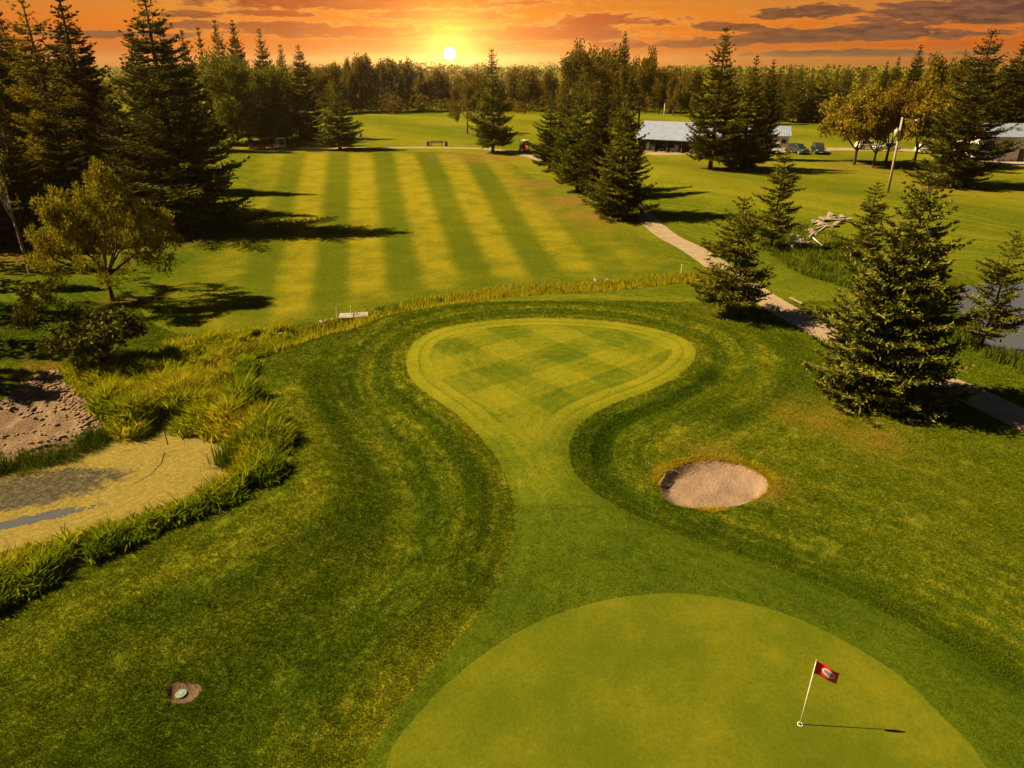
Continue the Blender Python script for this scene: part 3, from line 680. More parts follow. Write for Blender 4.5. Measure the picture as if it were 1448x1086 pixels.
def plant(name, cat, label, proto, bx, by, ty, w, group=None, rz=None, lean=0.0, sink=0.0):
    """a tree with its foot at one place of the ground, as tall and as wide as it shows"""
    p = at(bx, by); u, f, d = ray(bx, ty)
    zt = CAM_H + p.y * d / f; h = max(zt - p.z, .5); depth = p.y * CP + (CAM_H - p.z) * SP
    rad = .5 * w * depth / FPX
    rz = (bx * 1.37 + by * .61) % 6.283 if rz is None else rz
    o = empty(name, (p.x, p.y, p.z - sink), label, cat, group, rz)
    o.scale = (rad / proto['R'], rad / proto['R'], h / proto['H'])
    if lean: o.rotation_euler = (0, lean, rz)
    c = obj('trunk', proto['trunk'], o); c2 = obj('crown', proto['crown'], o)
    return o
def spruce(label, k, *a, **kw): return plant('spruce_tree', 'spruce', label, SPR[k], *a, **kw)
def leafy(label, k, *a, **kw): return plant('leafy_tree', 'tree', label, LF[k], *a, **kw)
# the dark wood beside the fairway
GW = 'trees of the dark wood beside the striped fairway'
spruce('tallest dark spruce beside the striped fairway, its lower boughs sweeping over the grass', 'big', 270, 326, -14, 196, GW)
spruce('dark spruce just behind the tallest spruce, its top out of frame', 'tall', 158, 300, -14, 128, GW)
spruce('golden-lit loose spruce third from the edge of the dark wood', 'gold', 108, 292, -6, 150, GW)
spruce('second golden-lit spruce, shorter, at the foot of the taller dark one', 'gold', 150, 306, 62, 120, GW)
spruce('dark spruce with jagged top at the leftmost end of the dark wood', 'tall', 34, 282, -16, 120, GW)
spruce('second dark spruce top between the leftmost spruce and the golden one', 'tall', 66, 262, 10, 80, GW)
spruce('spruce half hidden behind the tallest spruce on its fairway side', 'tall', 232, 272, 40, 90, GW)
leafy('golden-topped leafy tree in front of the leftmost spruces', 'gold2', 14, 330, 66, 128, GW)
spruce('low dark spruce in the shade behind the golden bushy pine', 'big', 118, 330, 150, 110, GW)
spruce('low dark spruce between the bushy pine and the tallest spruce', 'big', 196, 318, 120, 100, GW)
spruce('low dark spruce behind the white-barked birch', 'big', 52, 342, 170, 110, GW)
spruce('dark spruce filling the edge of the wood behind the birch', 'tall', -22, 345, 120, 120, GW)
leafy('thin white-barked birch, almost bare, at the edge of the dark wood', 'birch', 43, 386, 205, 92, GW, rz=.4)
plant('pine_tree', 'pine', 'bushy golden pine with a short bare trunk standing alone on the shaded lawn', LF['pine'], 160, 425, 222, 196)
plant('leaning_shrub', 'shrub', 'thin dark shrub leaning over the grass above the sandy bank', LF['shrub'], 128, 514, 402, 100, None, 0.0)
plant('scrub_bush', 'bush', 'low leafy bush at the foot of the leaning shrub', LF['bush'], 150, 522, 438, 112)
# behind the red carts
GR = 'row of spruces behind the red carts'
leafy('round green leafy tree between the tallest spruce and the red carts', 'round', 338, 207, 70, 128)
for i, (a, b, c, w, lab) in enumerate([(262, 212, 44, 48, 'nearest the tallest spruce'), (286, 206, 42, 40, 'second along the row'), (308, 204, 37, 38, 'third along the row, above the round tree'), (331, 202, 26, 42, 'tallest and thinnest, above the round tree'),
        (354, 200, 28, 42, 'narrow, beside the tallest of its row'), (388, 199, 40, 50, 'broad, directly behind the golden-tipped spruce'), (413, 196, 62, 36, 'shorter, between two broad ones'), (437, 197, 62, 50, 'last in the row, next to the far fairway')]):
    spruce('row spruce behind the red carts, ' + lab, ('tall', 'group', 'far', 'mid', 'tall', 'group', 'mid', 'big')[i], a, b, c, w * 1.22, GR)
spruce('golden-tipped spruce growing over the parked red cart', 'group', 396, 206, 100, 54)
spruce('small spruce with spreading lowest boughs at the top end of the mown stripes', 'mid', 481, 212, 114, 70)
spruce('lone spruce beside the cart path with a bare post by its trunk', 'mid', 697, 216, 68, 70)
leafy('small thin leafy tree leaning beside the lone path spruce, under the low sun', 'tall', 661, 187, 106, 54, lean=-.08)
# clump by the path
GC = 'clump of full spruces where the path bends'
spruce('spruce of the path clump standing nearest the golf cart', 'mid', 777, 241, 128, 60, GC)
spruce('spruce of the path clump hidden behind its front three', 'tall', 798, 246, 118, 50, GC)
spruce('middle spruce of the path clump, leaning boughs over brown grass', 'mid', 816, 272, 96, 78, GC)
spruce('spruce of the path clump just behind its front tree', 'tall', 844, 279, 108, 64, GC)
spruce('front spruce of the path clump, its trunk by the edge of the path', 'group', 876, 306, 113, 106, GC)
leafy('tall leafy tree with dark leaf tufts behind the path clump, nearer the sun', 'tall', 816, 190, 54, 104)
leafy('wide leafy tree behind the path clump, beside the pointed spruce top', 'tall', 902, 188, 66, 80)
leafy('leafy tree between the two tall ones behind the path clump', 'far2', 858, 178, 66, 70)
spruce('spruce showing only its pointed top above the tall leafy trees', 'tall', 876, 184, 44, 40)
# by the shed
spruce('taller of the two spruces standing before the metal-roofed shed', 'mid', 1004, 239, 37, 90)
spruce('full spruce beside the tall one before the shed', 'group', 1049, 238, 78, 72)
spruce('narrow spruce close behind the pair before the shed', 'tall', 1074, 226, 84, 44)
# near right
spruce('small spruce with open boughs alone on the edge of the upper green, by the path', 'open', 1030, 444, 276, 120)
plant('pine_tree', 'pine', 'thin pine standing by the pale rubble pile across the path', SPR['cone2'], 1090, 350, 208, 96)
plant('pine_tree', 'pine', 'thin dark pine half hidden behind the largest near spruce', SPR['cone2'], 1216, 376, 256, 86)
spruce('largest near spruce, bluish boughs down to the grass beside the path', 'blue', 1237, 566, 240, 192)
plant('pine_tree', 'pine', 'open pine growing on the reedy bank of the open pond', SPR['cone2'], 1386, 492, 322, 104)
# right orchard and big spruces
GO = 'golden leafy trees behind the leaning pole'
for a, b, c, w, k, lab in [(1207, 233, 120, 98, 'gold', 'nearest the parked dark car'), (1234, 237, 128, 76, 'gold2', 'with twin trunks, second from the parked cars'), (1252, 231, 112, 84, 'gold', 'behind the top of the pole'), (1291, 236, 108, 88, 'gold2', 'between the pole and the big dark spruce'), (1330, 234, 118, 74, 'gold', 'tucked against the big dark spruce')]:
    leafy('golden leafy tree ' + lab, k, a, b, c, w, GO)
spruce('big dark spruce beside the golden trees, thick bare foot in shade', 'big', 1346, 262, 38, 120)
spruce('dark spruce rising behind the white house, nearer the big dark one', 'tall', 1404, 221, 58, 84)
spruce('dark spruce rising behind the far end of the white house', 'tall', 1446, 221, 80, 84)
spruce('dark pointed spruce rising behind the golden trees', 'tall', 1275, 186, 63, 46)
spruce('thin spruce behind the golden trees, beside the pointed one', 'tall', 1250, 182, 80, 30)
spruce('thin spruce behind the golden tree nearest the dark car', 'tall', 1236, 180, 86, 30)
leafy('leafy tree behind the golden ones, next to the big dark spruce', 'far2', 1314, 196, 76, 62)
# rows beyond
GF = 'far row of leafy trees beyond the far fairway'
for i, (a, b, c, w) in enumerate([(462, 160, 92, 46), (486, 159, 80, 48), (512, 158, 78, 50), (540, 158, 76, 50), (566, 157, 82, 46), (592, 157, 92, 42), (618, 157, 99, 40), (646, 156, 103, 40), (672, 156, 98, 40), (722, 157, 94, 44), (748, 157, 96, 42), (772, 158, 94, 40),
        (932, 160, 95, 44), (952, 164, 100, 46), (976, 166, 98, 40)]):
    leafy('leafy tree in the hazy row beyond the far fairway', 'far' if i % 2 else 'far2', a, b, c, w, GF)
GS = 'far row of spruces beyond the white garage'
for a, b, c, w in [(1092, 176, 96, 26), (1106, 172, 90, 28), (1121, 174, 90, 28), (1138, 173, 97, 28), (1155, 172, 92, 34), (1172, 171, 100, 28), (1186, 170, 91, 34), (1208, 172, 96, 34)]:
    spruce('spruce in the hazy row beyond the white garage', ('far', 'mid', 'group', 'gold')[int(a) % 4], a, b, c, w * 1.2, GS)
# ------------------------------------------------------------------ the wood beyond, one mass
def far_wood():
    rg = np.random.default_rng(5); Vs = []
    def tree(x, y, h, r, n, size, conif):
        z0 = ground_np(x, y)
        k = n; t = rg.uniform(0, 1, k)
        if conif: zz = .08 + .92 * t; rr = r * .75 * (1 - zz) ** .8 * rg.uniform(.5, 1.05, k)
        else:
            zz = .18 + .82 * t; rr = r * np.sqrt(np.clip(1 - ((zz - .55) / .47) ** 2, 0.02, 1)) * rg.uniform(.45, 1.1, k)
        a = rg.uniform(0, 6.283, k); lump = 1 + .25 * np.sin(3 * a + 5 * zz + x)
        Q = np.stack([x + rr * lump * np.cos(a), y + rr * lump * np.sin(a), z0 + h * zz], 1)
        d = unit(rg.normal(0, 1, (k, 3))); L = size * rg.uniform(.6, 1.4, k)
        Vs.append(diamonds(Q, d, L, L * .38, unit(np.cross(d, rg.normal(0, 1, (k, 3))))))
    def ground_np(x, y): return float(14 * smooth(np.array((y - 420) / 1500)) * vnoise(np.array([x / 700.]), np.array([y / 700.]), 5)[0])
    def ok(x, y): return True
    for _ in range(640):       # first band, behind the far row
        y = 268 + 420 * rg.random() ** 1.5; x = rg.uniform(-.95, 1.0) * y
        gap = vnoise(np.array([x / 90]), np.array([y / 90]), 21)[0]
        if gap < -.22 and y > 330: continue
        hh = 9.5 + 9 * float(vnoise(np.array([x / 22.]), np.array([y / 60.]), 29)[0]); tree(x, y, max(5., hh * rg.uniform(.7, 1.2)), rg.uniform(2.6, 6.6), 170, .9, rg.random() < .2)
    for _ in range(260):       # undergrowth along the first edge
        x = rg.uniform(-95, 75); tree(x, rg.uniform(247, 285), rg.uniform(2.5, 5.5), rg.uniform(2.5, 4.5), 90, .8, False)
    V = np.concatenate(Vs); o = obj('far_wood', mesh_np('far_wood', V, [quads(len(V) // 4)], M_FAR)); tag(o, 'hazy orange woodland running out to the horizon', None, None, 'stuff'); Vs = []
    for (x, y, h) in ((-37.5, 37, 15), (-39.5, 43, 13), (-36, 32, 12), (-44, 49.5, 13), (-48, 55, 16), (-49, 42, 15), (-53, 61, 16), (-41, 34, 16)): tree(x, y, h, 4.2, 900, .5, True)
    for _ in range(110):       # deep wood on the left
        y = rg.uniform(118, 300); x = -rg.uniform(.52, 1.15) * y - 12
        tree(x, y, rg.uniform(13, 19), rg.uniform(3, 4.5), 260, .7, rg.random() < .7)
    for _ in range(120):       # and on the right, behind the house
        y = rg.uniform(205, 320); x = rg.uniform(.62, 1.2) * y
        tree(x, y, rg.uniform(9, 15), rg.uniform(3, 4.8), 240, .75, rg.random() < .5)
    V = np.concatenate(Vs); o = obj('dark_wood', mesh_np('dark_wood', V, [quads(len(V) // 4)], M_SPRUCE2)); tag(o, 'dark woodland closing both sides of the course', None, None, 'stuff'); Vs = []
    for _ in range(900):       # belts out to the horizon
        y = 700 * 5.3 ** rg.random(); x = rg.uniform(-1, 1) * y
        if vnoise(np.array([x / 500]), np.array([y / 160]), 23)[0] < .05: continue
        tree(x, y, rg.uniform(9, 14), rg.uniform(9, 26), 60, 3.4, False)
    V = np.concatenate(Vs); o = obj('horizon_wood', mesh_np('horizon_wood', V, [quads(len(V) // 4)], M_FAR)); tag(o, 'belts of woodland along the horizon', None, None, 'stuff')
far_wood()
# ------------------------------------------------------------------ tall grass, reeds: blades one by one, nobody could count them
def blades_mesh(name, X, Y, hgt, wid, per, mat_, seed, lean=.45, spread=.10, tone=None, zoff=0.0, kinds=2):
    rg = np.random.default_rng(seed); n = len(X)
    bx = np.repeat(X, per) + rg.normal(0, spread, n * per); by = np.repeat(Y, per) + rg.normal(0, spread, n * per)
    z = H(bx, by) + zoff - .01; h = np.repeat(hgt, per) * rg.uniform(.55, 1.15, n * per); a = rg.uniform(0, 6.283, n * per); l = h * lean * rg.uniform(.2, 1.3, n * per)
    w = np.repeat(wid, per) * rg.uniform(.7, 1.3, n * per); f = rg.uniform(0, 6.283, n * per); sx, sy = np.cos(f) * w, np.sin(f) * w
    dx, dy = np.cos(a) * l, np.sin(a) * l
    if kinds == 2:
        V = np.stack([np.stack([bx - sx, by - sy, z], 1), np.stack([bx + sx, by + sy, z], 1), np.stack([bx + dx * .3 + sx * .8, by + dy * .3 + sy * .8, z + h * .6], 1), np.stack([bx + dx * .3 - sx * .8, by + dy * .3 - sy * .8, z + h * .6], 1),
                      np.stack([bx + dx, by + dy, z + h], 1)], 1).reshape(-1, 3)
        k = np.arange(n * per)[:, None] * 5; F = [k + np.array([[0, 1, 2, 3]]), k + np.array([[3, 2, 4]])]; q = 5
    else:
        V = np.stack([np.stack([bx - sx, by - sy, z], 1), np.stack([bx + sx, by + sy, z], 1), np.stack([bx + dx, by + dy, z + h], 1)], 1).reshape(-1, 3)
        k = np.arange(n * per)[:, None] * 3; F = [k + np.array([[0, 1, 2]])]; q = 3
    at_ = {k2: np.repeat(np.repeat(v, per), q) for k2, v in (tone or {}).items()}
    return obj(name, mesh_np(name, V, F, mat_, False, at_))
def blade_mat(name, stops, trans=.35, attr=None, jit=.5):
    m, t = mat(name); g = t.node('ShaderNodeNewGeometry')
    r = g.outputs['Random Per Island']; P = g.outputs['Position']; n = t.noise(P, .45, 3, .6, .4)
    v = t.m('ADD', t.m('MULTIPLY', r, jit), t.m('MULTIPLY', t.m('SUBTRACT', n, .3), .9))
    if attr: v = t.m('ADD', t.m('ADD', t.m('MULTIPLY', r, jit), t.m('MULTIPLY', t.attr(attr), .30)), .24)
    col = t.ramp(v, stops)
    b = t.node('ShaderNodeBsdfPrincipled'); t.put(b.inputs['Base Color'], col); b.inputs['Roughness'].default_value = .6; b.inputs['Specular IOR Level'].default_value = .03
    tr = t.node('ShaderNodeBsdfTranslucent'); t.put(tr.inputs[0], col); mx = t.node('ShaderNodeMixShader'); mx.inputs[0].default_value = trans
    t.l.new(b.outputs[0], mx.inputs[1]); t.l.new(tr.outputs[0], mx.inputs[2]); o = t.node('ShaderNodeOutputMaterial'); t.l.new(mx.outputs[0], o.inputs[0]); return m
M_TALL = blade_mat('tall_grass_blades', [(0, (.035, .085, .003)), (.4, (.13, .19, .005)), (.72, (.30, .29, .010)), (.92, (.42, .32, .018)), (1, (.33, .21, .02))], .5, 'ripe', .55)
M_REED = blade_mat('reed_blades', [(0, (.028, .055, .004)), (.5, (.07, .10, .006)), (1, (.17, .15, .012))])
M_BLADE = blade_mat('rough_blades', [(0, (.016, .038, .001)), (.5, (.066, .108, .002)), (1, (.19, .19, .006))], .35, 'tone', .45)
def scatter(S, dens, seed, inner=0.0, keep=None):
    rg = np.random.default_rng(seed); lo, hi = S.L.min(0) - S.half, S.L.max(0) + S.half
    n = int((hi[0] - lo[0]) * (hi[1] - lo[1]) * dens); x = rg.uniform(lo[0], hi[0], n); y = rg.uniform(lo[1], hi[1], n)
    s = S(x, y); k = s < inner + .25 * vnoise(x / .6, y / .6, seed)
    if keep is not None: k &= keep(x, y)
    return x[k], y[k], -s[k]
def stuff(o, label): tag(o, label, None, None, 'stuff')
S_OUT = Shape(px([(462, 462), (425, 476), (385, 497), (362, 522), (360, 552), (388, 592), (412, 622), (417, 655), (398, 688), (340, 714), (250, 748), (150, 794), (60, 842), (-30, 884)]), False, 0.0, 4, 9)
def tall_grass():
    x, y, s = scatter(S_BANK, 52, 61)
    cl = vnoise(x / 1.1, y / 1.1, 31); k = cl > -.30; x, y, s, cl = x[k], y[k], s[k], cl[k]
    h = (.34 + .36 * smooth(s / .8) + .45 * np.maximum(cl, 0)) * (1 + 1.1 * vnoise(x / .6, y / .6, 33))
    h *= np.clip(.6 + (y - 10) / 26, .95, 1.35) * (1 - .45 * smooth((y - 27) / 8))
    stuff(blades_mesh('tall_grass', x, y, h, np.full(len(x), .030), 11, M_TALL, 71, .75, .09, dict(ripe=np.clip(.9 * smooth(S_OUT(x, y) / 1.8) + 1.3 * vnoise(x / 1.6, y / 1.6, 45) - .6, -.7, 1.1))), 'tall yellow-green grass on the banks of the algae pond')
    x, y, s = scatter(S_REED, 80, 62, .2)
    stuff(blades_mesh('reeds', x, y, .75 + .6 * vnoise(x / .6, y / .6, 35), np.full(len(x), .014), 8, M_REED, 72), 'dark green reeds between sand and algae pond')
    S2 = Shape([tuple(p) for p in S_CREEK.L[::4]], False, 1.0, 4, 10)
    x, y, s = scatter(S2, 16, 63, .1)
    h = (.35 + .25 * smooth(s)) * (1 + .9 * vnoise(x / 1.2, y / 1.2, 37))
    stuff(blades_mesh('creek_grass', x, y, h, np.full(len(x), .02), 8, M_TALL, 73, spread=.16, tone=dict(ripe=.7 + .8 * vnoise(x / 2, y / 2, 46))), 'strip of long golden grass along the creek')
    x, y, s = scatter(S_BANK2, 22, 64, .3)
    x3, y3, s3 = scatter(S_MARSH, 6, 65)
    x = np.concatenate([x, x3]); y = np.concatenate([y, y3])
    stuff(blades_mesh('marsh_reeds', x, y, .55 * (1 + 1.2 * vnoise(x / 1.5, y / 1.5, 39)), np.full(len(x), .026), 8, M_REED, 74, spread=.2), 'dark reeds round the open pond and the wet hollow')
    # a tuft of cattails standing in the algae pond
    c = gp(325, 655, WATER_Z); rg = np.random.default_rng(8); x = c[0] + rg.normal(0, .35, 60); y = c[1] + rg.normal(0, .3, 60)
    stuff(blades_mesh('cattails', x, y, np.full(60, 1.15), np.full(60, .018), 4, M_REED, 75, .25), 'tuft of tall green cattails at the end of the algae pond')
def rough_blades():
    rg = np.random.default_rng(81); n = 640000
    y = 9.5 + 36 * rg.random(n) ** 1.25; x = rg.uniform(-1.15, 1.15, n) * (y + 2)
    sa = S_APRON(x, y); s = np.minimum.reduce([np.where((sa > -.03) | (y > 21) | (rg.random(n) > .45), sa, 1.0), S_GREEN(x, y), S_BUNK(x, y), S_PATH(x, y), S_POND(x, y), S_SAND(x, y), S_BANK(x, y) + .1, S_VALVE(x, y), S_FAIR(x, y) + .0])
    k = s > .02; x, y, s = x[k], y[k], s[k]
    cl = vnoise(x / .35, y / .35, 41) + .6 * vnoise(x / .9, y / .9, 42); k = cl > -.52; x, y, cl = x[k], y[k], cl[k]
    f = fields(x, y); h = np.clip(.05 + .04 * (cl + .3), .035, .10) * (1 + .012 * y) * np.where(S_APRON(x, y) < 0, .6, 1)
    stuff(blades_mesh('rough_grass', x, y, h, .006 + .00028 * y, 3, M_BLADE, 82, 1.0, .04, dict(tone=f['tone'] + 2.2 * f['dry']), kinds=1), 'short rough grass around the greens')
def bunker_fringe():
    rg = np.random.default_rng(91); L = S_BUNK.L; i = rg.integers(0, len(L), 1500); u = rg.random(1500)[:, None]
    p = L[i] * (1 - u) + L[(i + 1) % len(L)] * u; c = L.mean(0); p = c + (p - c) * (1.0 + rg.uniform(.0, .16, (1500, 1)))
    k = (vnoise(p[:, 0] / .5, p[:, 1] / .5, 51) + .5 * np.sign(p[:, 1] - c[1]) > -.25); p = p[k]
    stuff(blades_mesh('bunker_fringe', p[:, 0], p[:, 1], np.full(len(p), .16), np.full(len(p), .012), 5, M_TALL, 92, 1.2, .06, dict(ripe=1.2 + .5 * vnoise(p[:, 0], p[:, 1], 52)), kinds=1), 'ragged dry grass round the rim of the bunker')
tall_grass(); rough_blades(); bunker_fringe()
# ------------------------------------------------------------------ paints and other stuff of small things
def paint(name, col, rough=.5, metal=0.0, spec=.5, coat=0.0, var=.12, sc=6.0):
    m, t = mat(name); P = t.node('ShaderNodeTexCoord').outputs['Object']; n = t.noise(P, sc, 4, .6)
    c = t.mix(t.ss(n, .35, .7), col, tuple(k * (1 - 2.2 * var) for k in col))
    finish(t, c, t.m('ADD', rough - .06, t.m('MULTIPLY', n, .14)), None, spec, Metallic=metal, **({'Coat Weight': coat} if coat else {})); return m
M_WHITE = paint('white_paint', (.72, .70, .66)); M_RED = paint('red_paint', (.6, .02, .015), .35, coat=.5); M_CLOTH = paint('red_cloth', (.72, .016, .03), .8)
M_BLUE_P = paint('blue_cloth', (.06, .12, .34), .7); M_BLACK = paint('black_plastic', (.018, .018, .02), .6); M_TYRE = paint('tyre', (.02, .019, .018), .85)
M_SILVER = paint('silver_paint', (.42, .44, .46), .3, .4, coat=.5); M_NAVY = paint('navy_paint', (.022, .032, .06), .25, .3, coat=.6); M_DARKCAR = paint('dark_green_paint', (.05, .055, .05), .3, .3, coat=.5)
M_GLASS = paint('dark_glass', (.02, .026, .032), .12, spec=.8, var=.02); M_LAMP = paint('lamp_glass', (.7, .7, .68), .2); M_STEEL = paint('steel', (.5, .5, .5), .4, .7)
M_WOOD = paint('weathered_wood', (.24, .17, .11), .85, var=.2, sc=9); M_DWOOD = paint('dark_wood', (.06, .042, .03), .85, var=.2); M_STAKE = paint('pale_stake', (.55, .45, .33), .8)
M_WALL = paint('pale_wall', (.62, .60, .58), .8); M_TIMBER = paint('timber_wall', (.20, .135, .085), .85, var=.2, sc=3); M_CONC = paint('concrete', (.30, .26, .24), .9, var=.2, sc=4)
M_STONE = paint('stone', (.22, .185, .18), .9, var=.22, sc=5); M_CAN = paint('grey_can', (.34, .34, .36), .5, .2); M_VALVE = paint('green_lid', (.12, .17, .17), .6, var=.2, sc=20)
M_POLE = paint('pole_wood', (.36, .29, .235), .85, var=.2, sc=5); M_REDCHAIR = paint('red_chair_paint', (.45, .05, .025), .5)
def roof_mat():
    m, t = mat('metal_roof'); P = t.node('ShaderNodeTexCoord').outputs['Object']; sep = t.node('ShaderNodeSeparateXYZ'); t.l.new(P, sep.inputs[0])
    w = t.m('ABSOLUTE', t.m('SINE', t.m('MULTIPLY', sep.outputs[0], math.pi / .45))); n = t.noise(P, 1.3, 4, .6)
    col = t.mix(t.ss(n, .35, .75), (.27, .34, .56), (.20, .25, .42)); finish(t, t.mix(t.ss(w, 0, .25), (.22, .22, .25), col), .42, bump(t, t.ss(w, 0, .4), .05), .5, Metallic=.35); return m
M_ROOF = roof_mat()
# ------------------------------------------------------------------ flag and cup
def flag():
    p = at(1131, 1024); o = empty('golf_flag', p, 'red golf flag with white oval emblem on a white pole in the near green', 'flag')
    MB().tube([(0, 0, -.15), (0, 0, 1.0), (0, 0, 2.14)], [.0135, .012, .009], 10).build('pole', M_STAKE, o, True).data.materials[0] = paint('pole_white', (.78, .70, .58), .4)
    MB().tube([(0, 0, 2.135), (0, 0, 2.17)], [.016, .010], 10).build('pole_cap', M_STEEL, o, True)
    def surf(s, t):    # s along the cloth, t down the hoist
        l = .60 * s; x = l * .95; y = -.16 * l + .035 * math.sin(7.5 * s + .6 * t) * (s + .15); z = 2.12 - .40 * t * (1 - .12 * s) - .30 * s ** 1.25 + .02 * math.sin(5 * s)
        return Vector((x + .012, y, z))
    nx, ny = 16, 8; V = [surf(i / nx, j / ny) for j in range(ny + 1) for i in range(nx + 1)]
    F = [(j * (nx + 1) + i, j * (nx + 1) + i + 1, (j + 1) * (nx + 1) + i + 1, (j + 1) * (nx + 1) + i) for j in range(ny) for i in range(nx)]
    c = MB().add(V, F).build('cloth', M_CLOTH, o, True); sol = c.modifiers.new('thick', 'SOLIDIFY'); sol.thickness = .004
    def oval(cx, cy, a, b, off, n=28):
        ring = []
        for k in range(n): ring.append((cx + a * math.cos(2 * math.pi * k / n), cy + b * math.sin(2 * math.pi * k / n)))
        return ring, off
    def disc(name, a, b, off, mt, par):
        m = MB(); rings = 5; n = 28; V = []
        for r in range(rings + 1):
            for k in range(n):
                f = r / rings; s_, t_ = .56 + a * f * math.cos(2 * math.pi * k / n), .48 + b * f * math.sin(2 * math.pi * k / n)
                q = surf(s_, t_); V.append(q + Vector((0, -off, 0)))
        F = [(r * n + k, r * n + (k + 1) % n, (r + 1) * n + (k + 1) % n, (r + 1) * n + k) for r in range(rings) for k in range(n)]
        return m.add(V, F).build(name, mt, par, True)
    e = disc('emblem', .29, .28, .008, M_WHITE, c)
    disc('emblem_centre', .21, .17, .012, paint('emblem_grey', (.22, .23, .36), .8), c)
    q = empty('hole_cup', p, 'white cup sunk in the green at the foot of the flag', 'cup'); m = MB(); n = 24
    for z0, z1, r0, r1 in ((.012, .012, .052, .066), (-.1, .012, .052, .052), (.012, -.03, .066, .066)):
        V = [(r0 * math.cos(2 * math.pi * k / n), r0 * math.sin(2 * math.pi * k / n), z0) for k in range(n)] + [(r1 * math.cos(2 * math.pi * k / n), r1 * math.sin(2 * math.pi * k / n), z1) for k in range(n)]
        m.add(V, [(k, (k + 1) % n, n + (k + 1) % n, n + k) for k in range(n)])
    m.build('rim', M_WHITE, q, True); MB().tube([(0, 0, -.02), (0, 0, .006)], [.052, .052], 20).build('well', M_BLACK, q)
flag()
# ------------------------------------------------------------------ rake, valve, drain cover, stakes
def line_thing(name, label, cat, parts, loc, mt):
    o = empty(name, loc, label, cat)
    for nm, pts, r in parts: MB().tube(pts, r, 8).build(nm, mt, o, True)
    return o
def rake():
    a, b, c, d = at(931, 687), at(941, 673), at(936, 668), at(951, 671.5); o = empty('bunker_rake', b, 'pale wooden rake lying on the grass rim of the bunker', 'rake'); up = Vector((0, 0, .05))
    MB().tube([a - b + up, Vector((0, 0, .1))], .014, 8).build('handle', M_STAKE, o, True)
    h = MB().tube([c - b + up, d - b + up], .018, 8)
    for k in range(9):
        q = (c - b) * (1 - k / 8) + (d - b) * (k / 8) + up; h.tube([q, q + Vector((.02, -.05, -.09))], .008, 5)
    h.build('head', M_STAKE, o)
rake()
def valve():
    p = at(258, 978); z = ground(p.x, p.y) - .08; o = empty('sprinkler_valve', (p.x, p.y, z), 'round sprinkler head with pale green lid in a small bare dirt hole', 'sprinkler')
    MB().tube([(0, -.06, -.1), (0, -.06, .075)], [.165, .16], 24).build('housing', M_BLACK, o); MB().tube([(0, -.06, .07), (0, -.06, .095), (0, -.06, .1)], [.15, .145, .13], 28).build('lid', M_VALVE, o, False, .006)
    MB().tube([(0, -.06, .098), (0, -.06, .112)], [.04, .036], 16).build('cap', M_STEEL, o)
valve()
def drain():
    p = at(502, 454); o = empty('drain_cover', p, 'pale grey board laid over the creek beside two stakes', 'cover', rz=.12)
    for k, (dx, w) in enumerate(((-.52, .92), (.46, .88))): MB().box((dx, .03 * k, .1 + .02 * k), (w, .95, .05), .06 * k).build('panel', M_CAN, o, False, .01)
    MB().box((0, -.35, .05), (2.1, .09, .07)).build('batten', M_WOOD, o); MB().box((0, .42, .05), (2.1, .09, .07)).build('batten', M_WOOD, o)
drain()
for a, b, h, lab in ((477, 449, .62, 'short pale stake at the far end of the creek, before the grey board'), (497, 446, .62, 'short pale stake standing behind the grey board'), (963, 386, .7, 'thin white stake by the creek near the small path spruce'), (690, 211, 1.75, 'bare post beside the lone spruce on the cart path')):
    p = at(a, b); o = empty('marker_stake', p, lab, 'stake'); r = .035 if h < 1 else .06
    MB().tube([(0, 0, -.2), (0, 0, h * .96)], [r, r * .9], 8).build('shaft', M_STAKE if h < 1 else M_DWOOD, o); MB().tube([(0, 0, h * .955), (0, 0, h * 1.02)], [r * 1.15, r * .7], 8).build('tip', M_WHITE if h < 1 else M_DWOOD, o)
# ------------------------------------------------------------------ bench with planters
def bench():
    p = at(618, 207); o = empty('park_bench', p, 'wooden bench on the path between two dark litter bins', 'bench', rz=.03)
    for y, z in ((-.22, .45), (-.08, .45), (.06, .45)): MB().box((0, y, z), (2.6, .125, .045)).build('seat_slat', M_WOOD, o, False, .008)
    for z in (.62, .78, .94): MB().box((0, .20 + (z - .6) * .15, z), (2.6, .04, .13)).build('back_slat', M_WOOD, o, False, .008)
    for x in (-1.05, 1.05):
        MB().box((x, -.24, .21), (.1, .08, .42)).build('leg', M_DWOOD, o); MB().box((x, .17, .5), (.1, .08, 1.0)).build('leg', M_DWOOD, o); MB().box((x, -.03, .41), (.1, .36, .06)).build('rail', M_DWOOD, o)
bench()
for a, lab in ((605.5, 'dark litter bin standing at the outer end of the bench, away from the lone spruce'), (631, 'dark litter bin standing at the end of the bench nearer the lone spruce')):
    p = at(a, 207); o = empty('litter_bin', p, lab, 'bin')
    MB().tube([(0, 0, 0), (0, 0, .15), (0, 0, .78)], [.26, .3, .34], 14).build('body', M_DWOOD, o); MB().tube([(0, 0, .80), (0, 0, .9), (0, 0, .98)], [.40, .38, .16], 14).build('lid', M_BLACK, o); MB().tube([(0, 0, .77), (0, 0, .81)], [.355, .355], 14).build('hoop', M_STEEL, o)
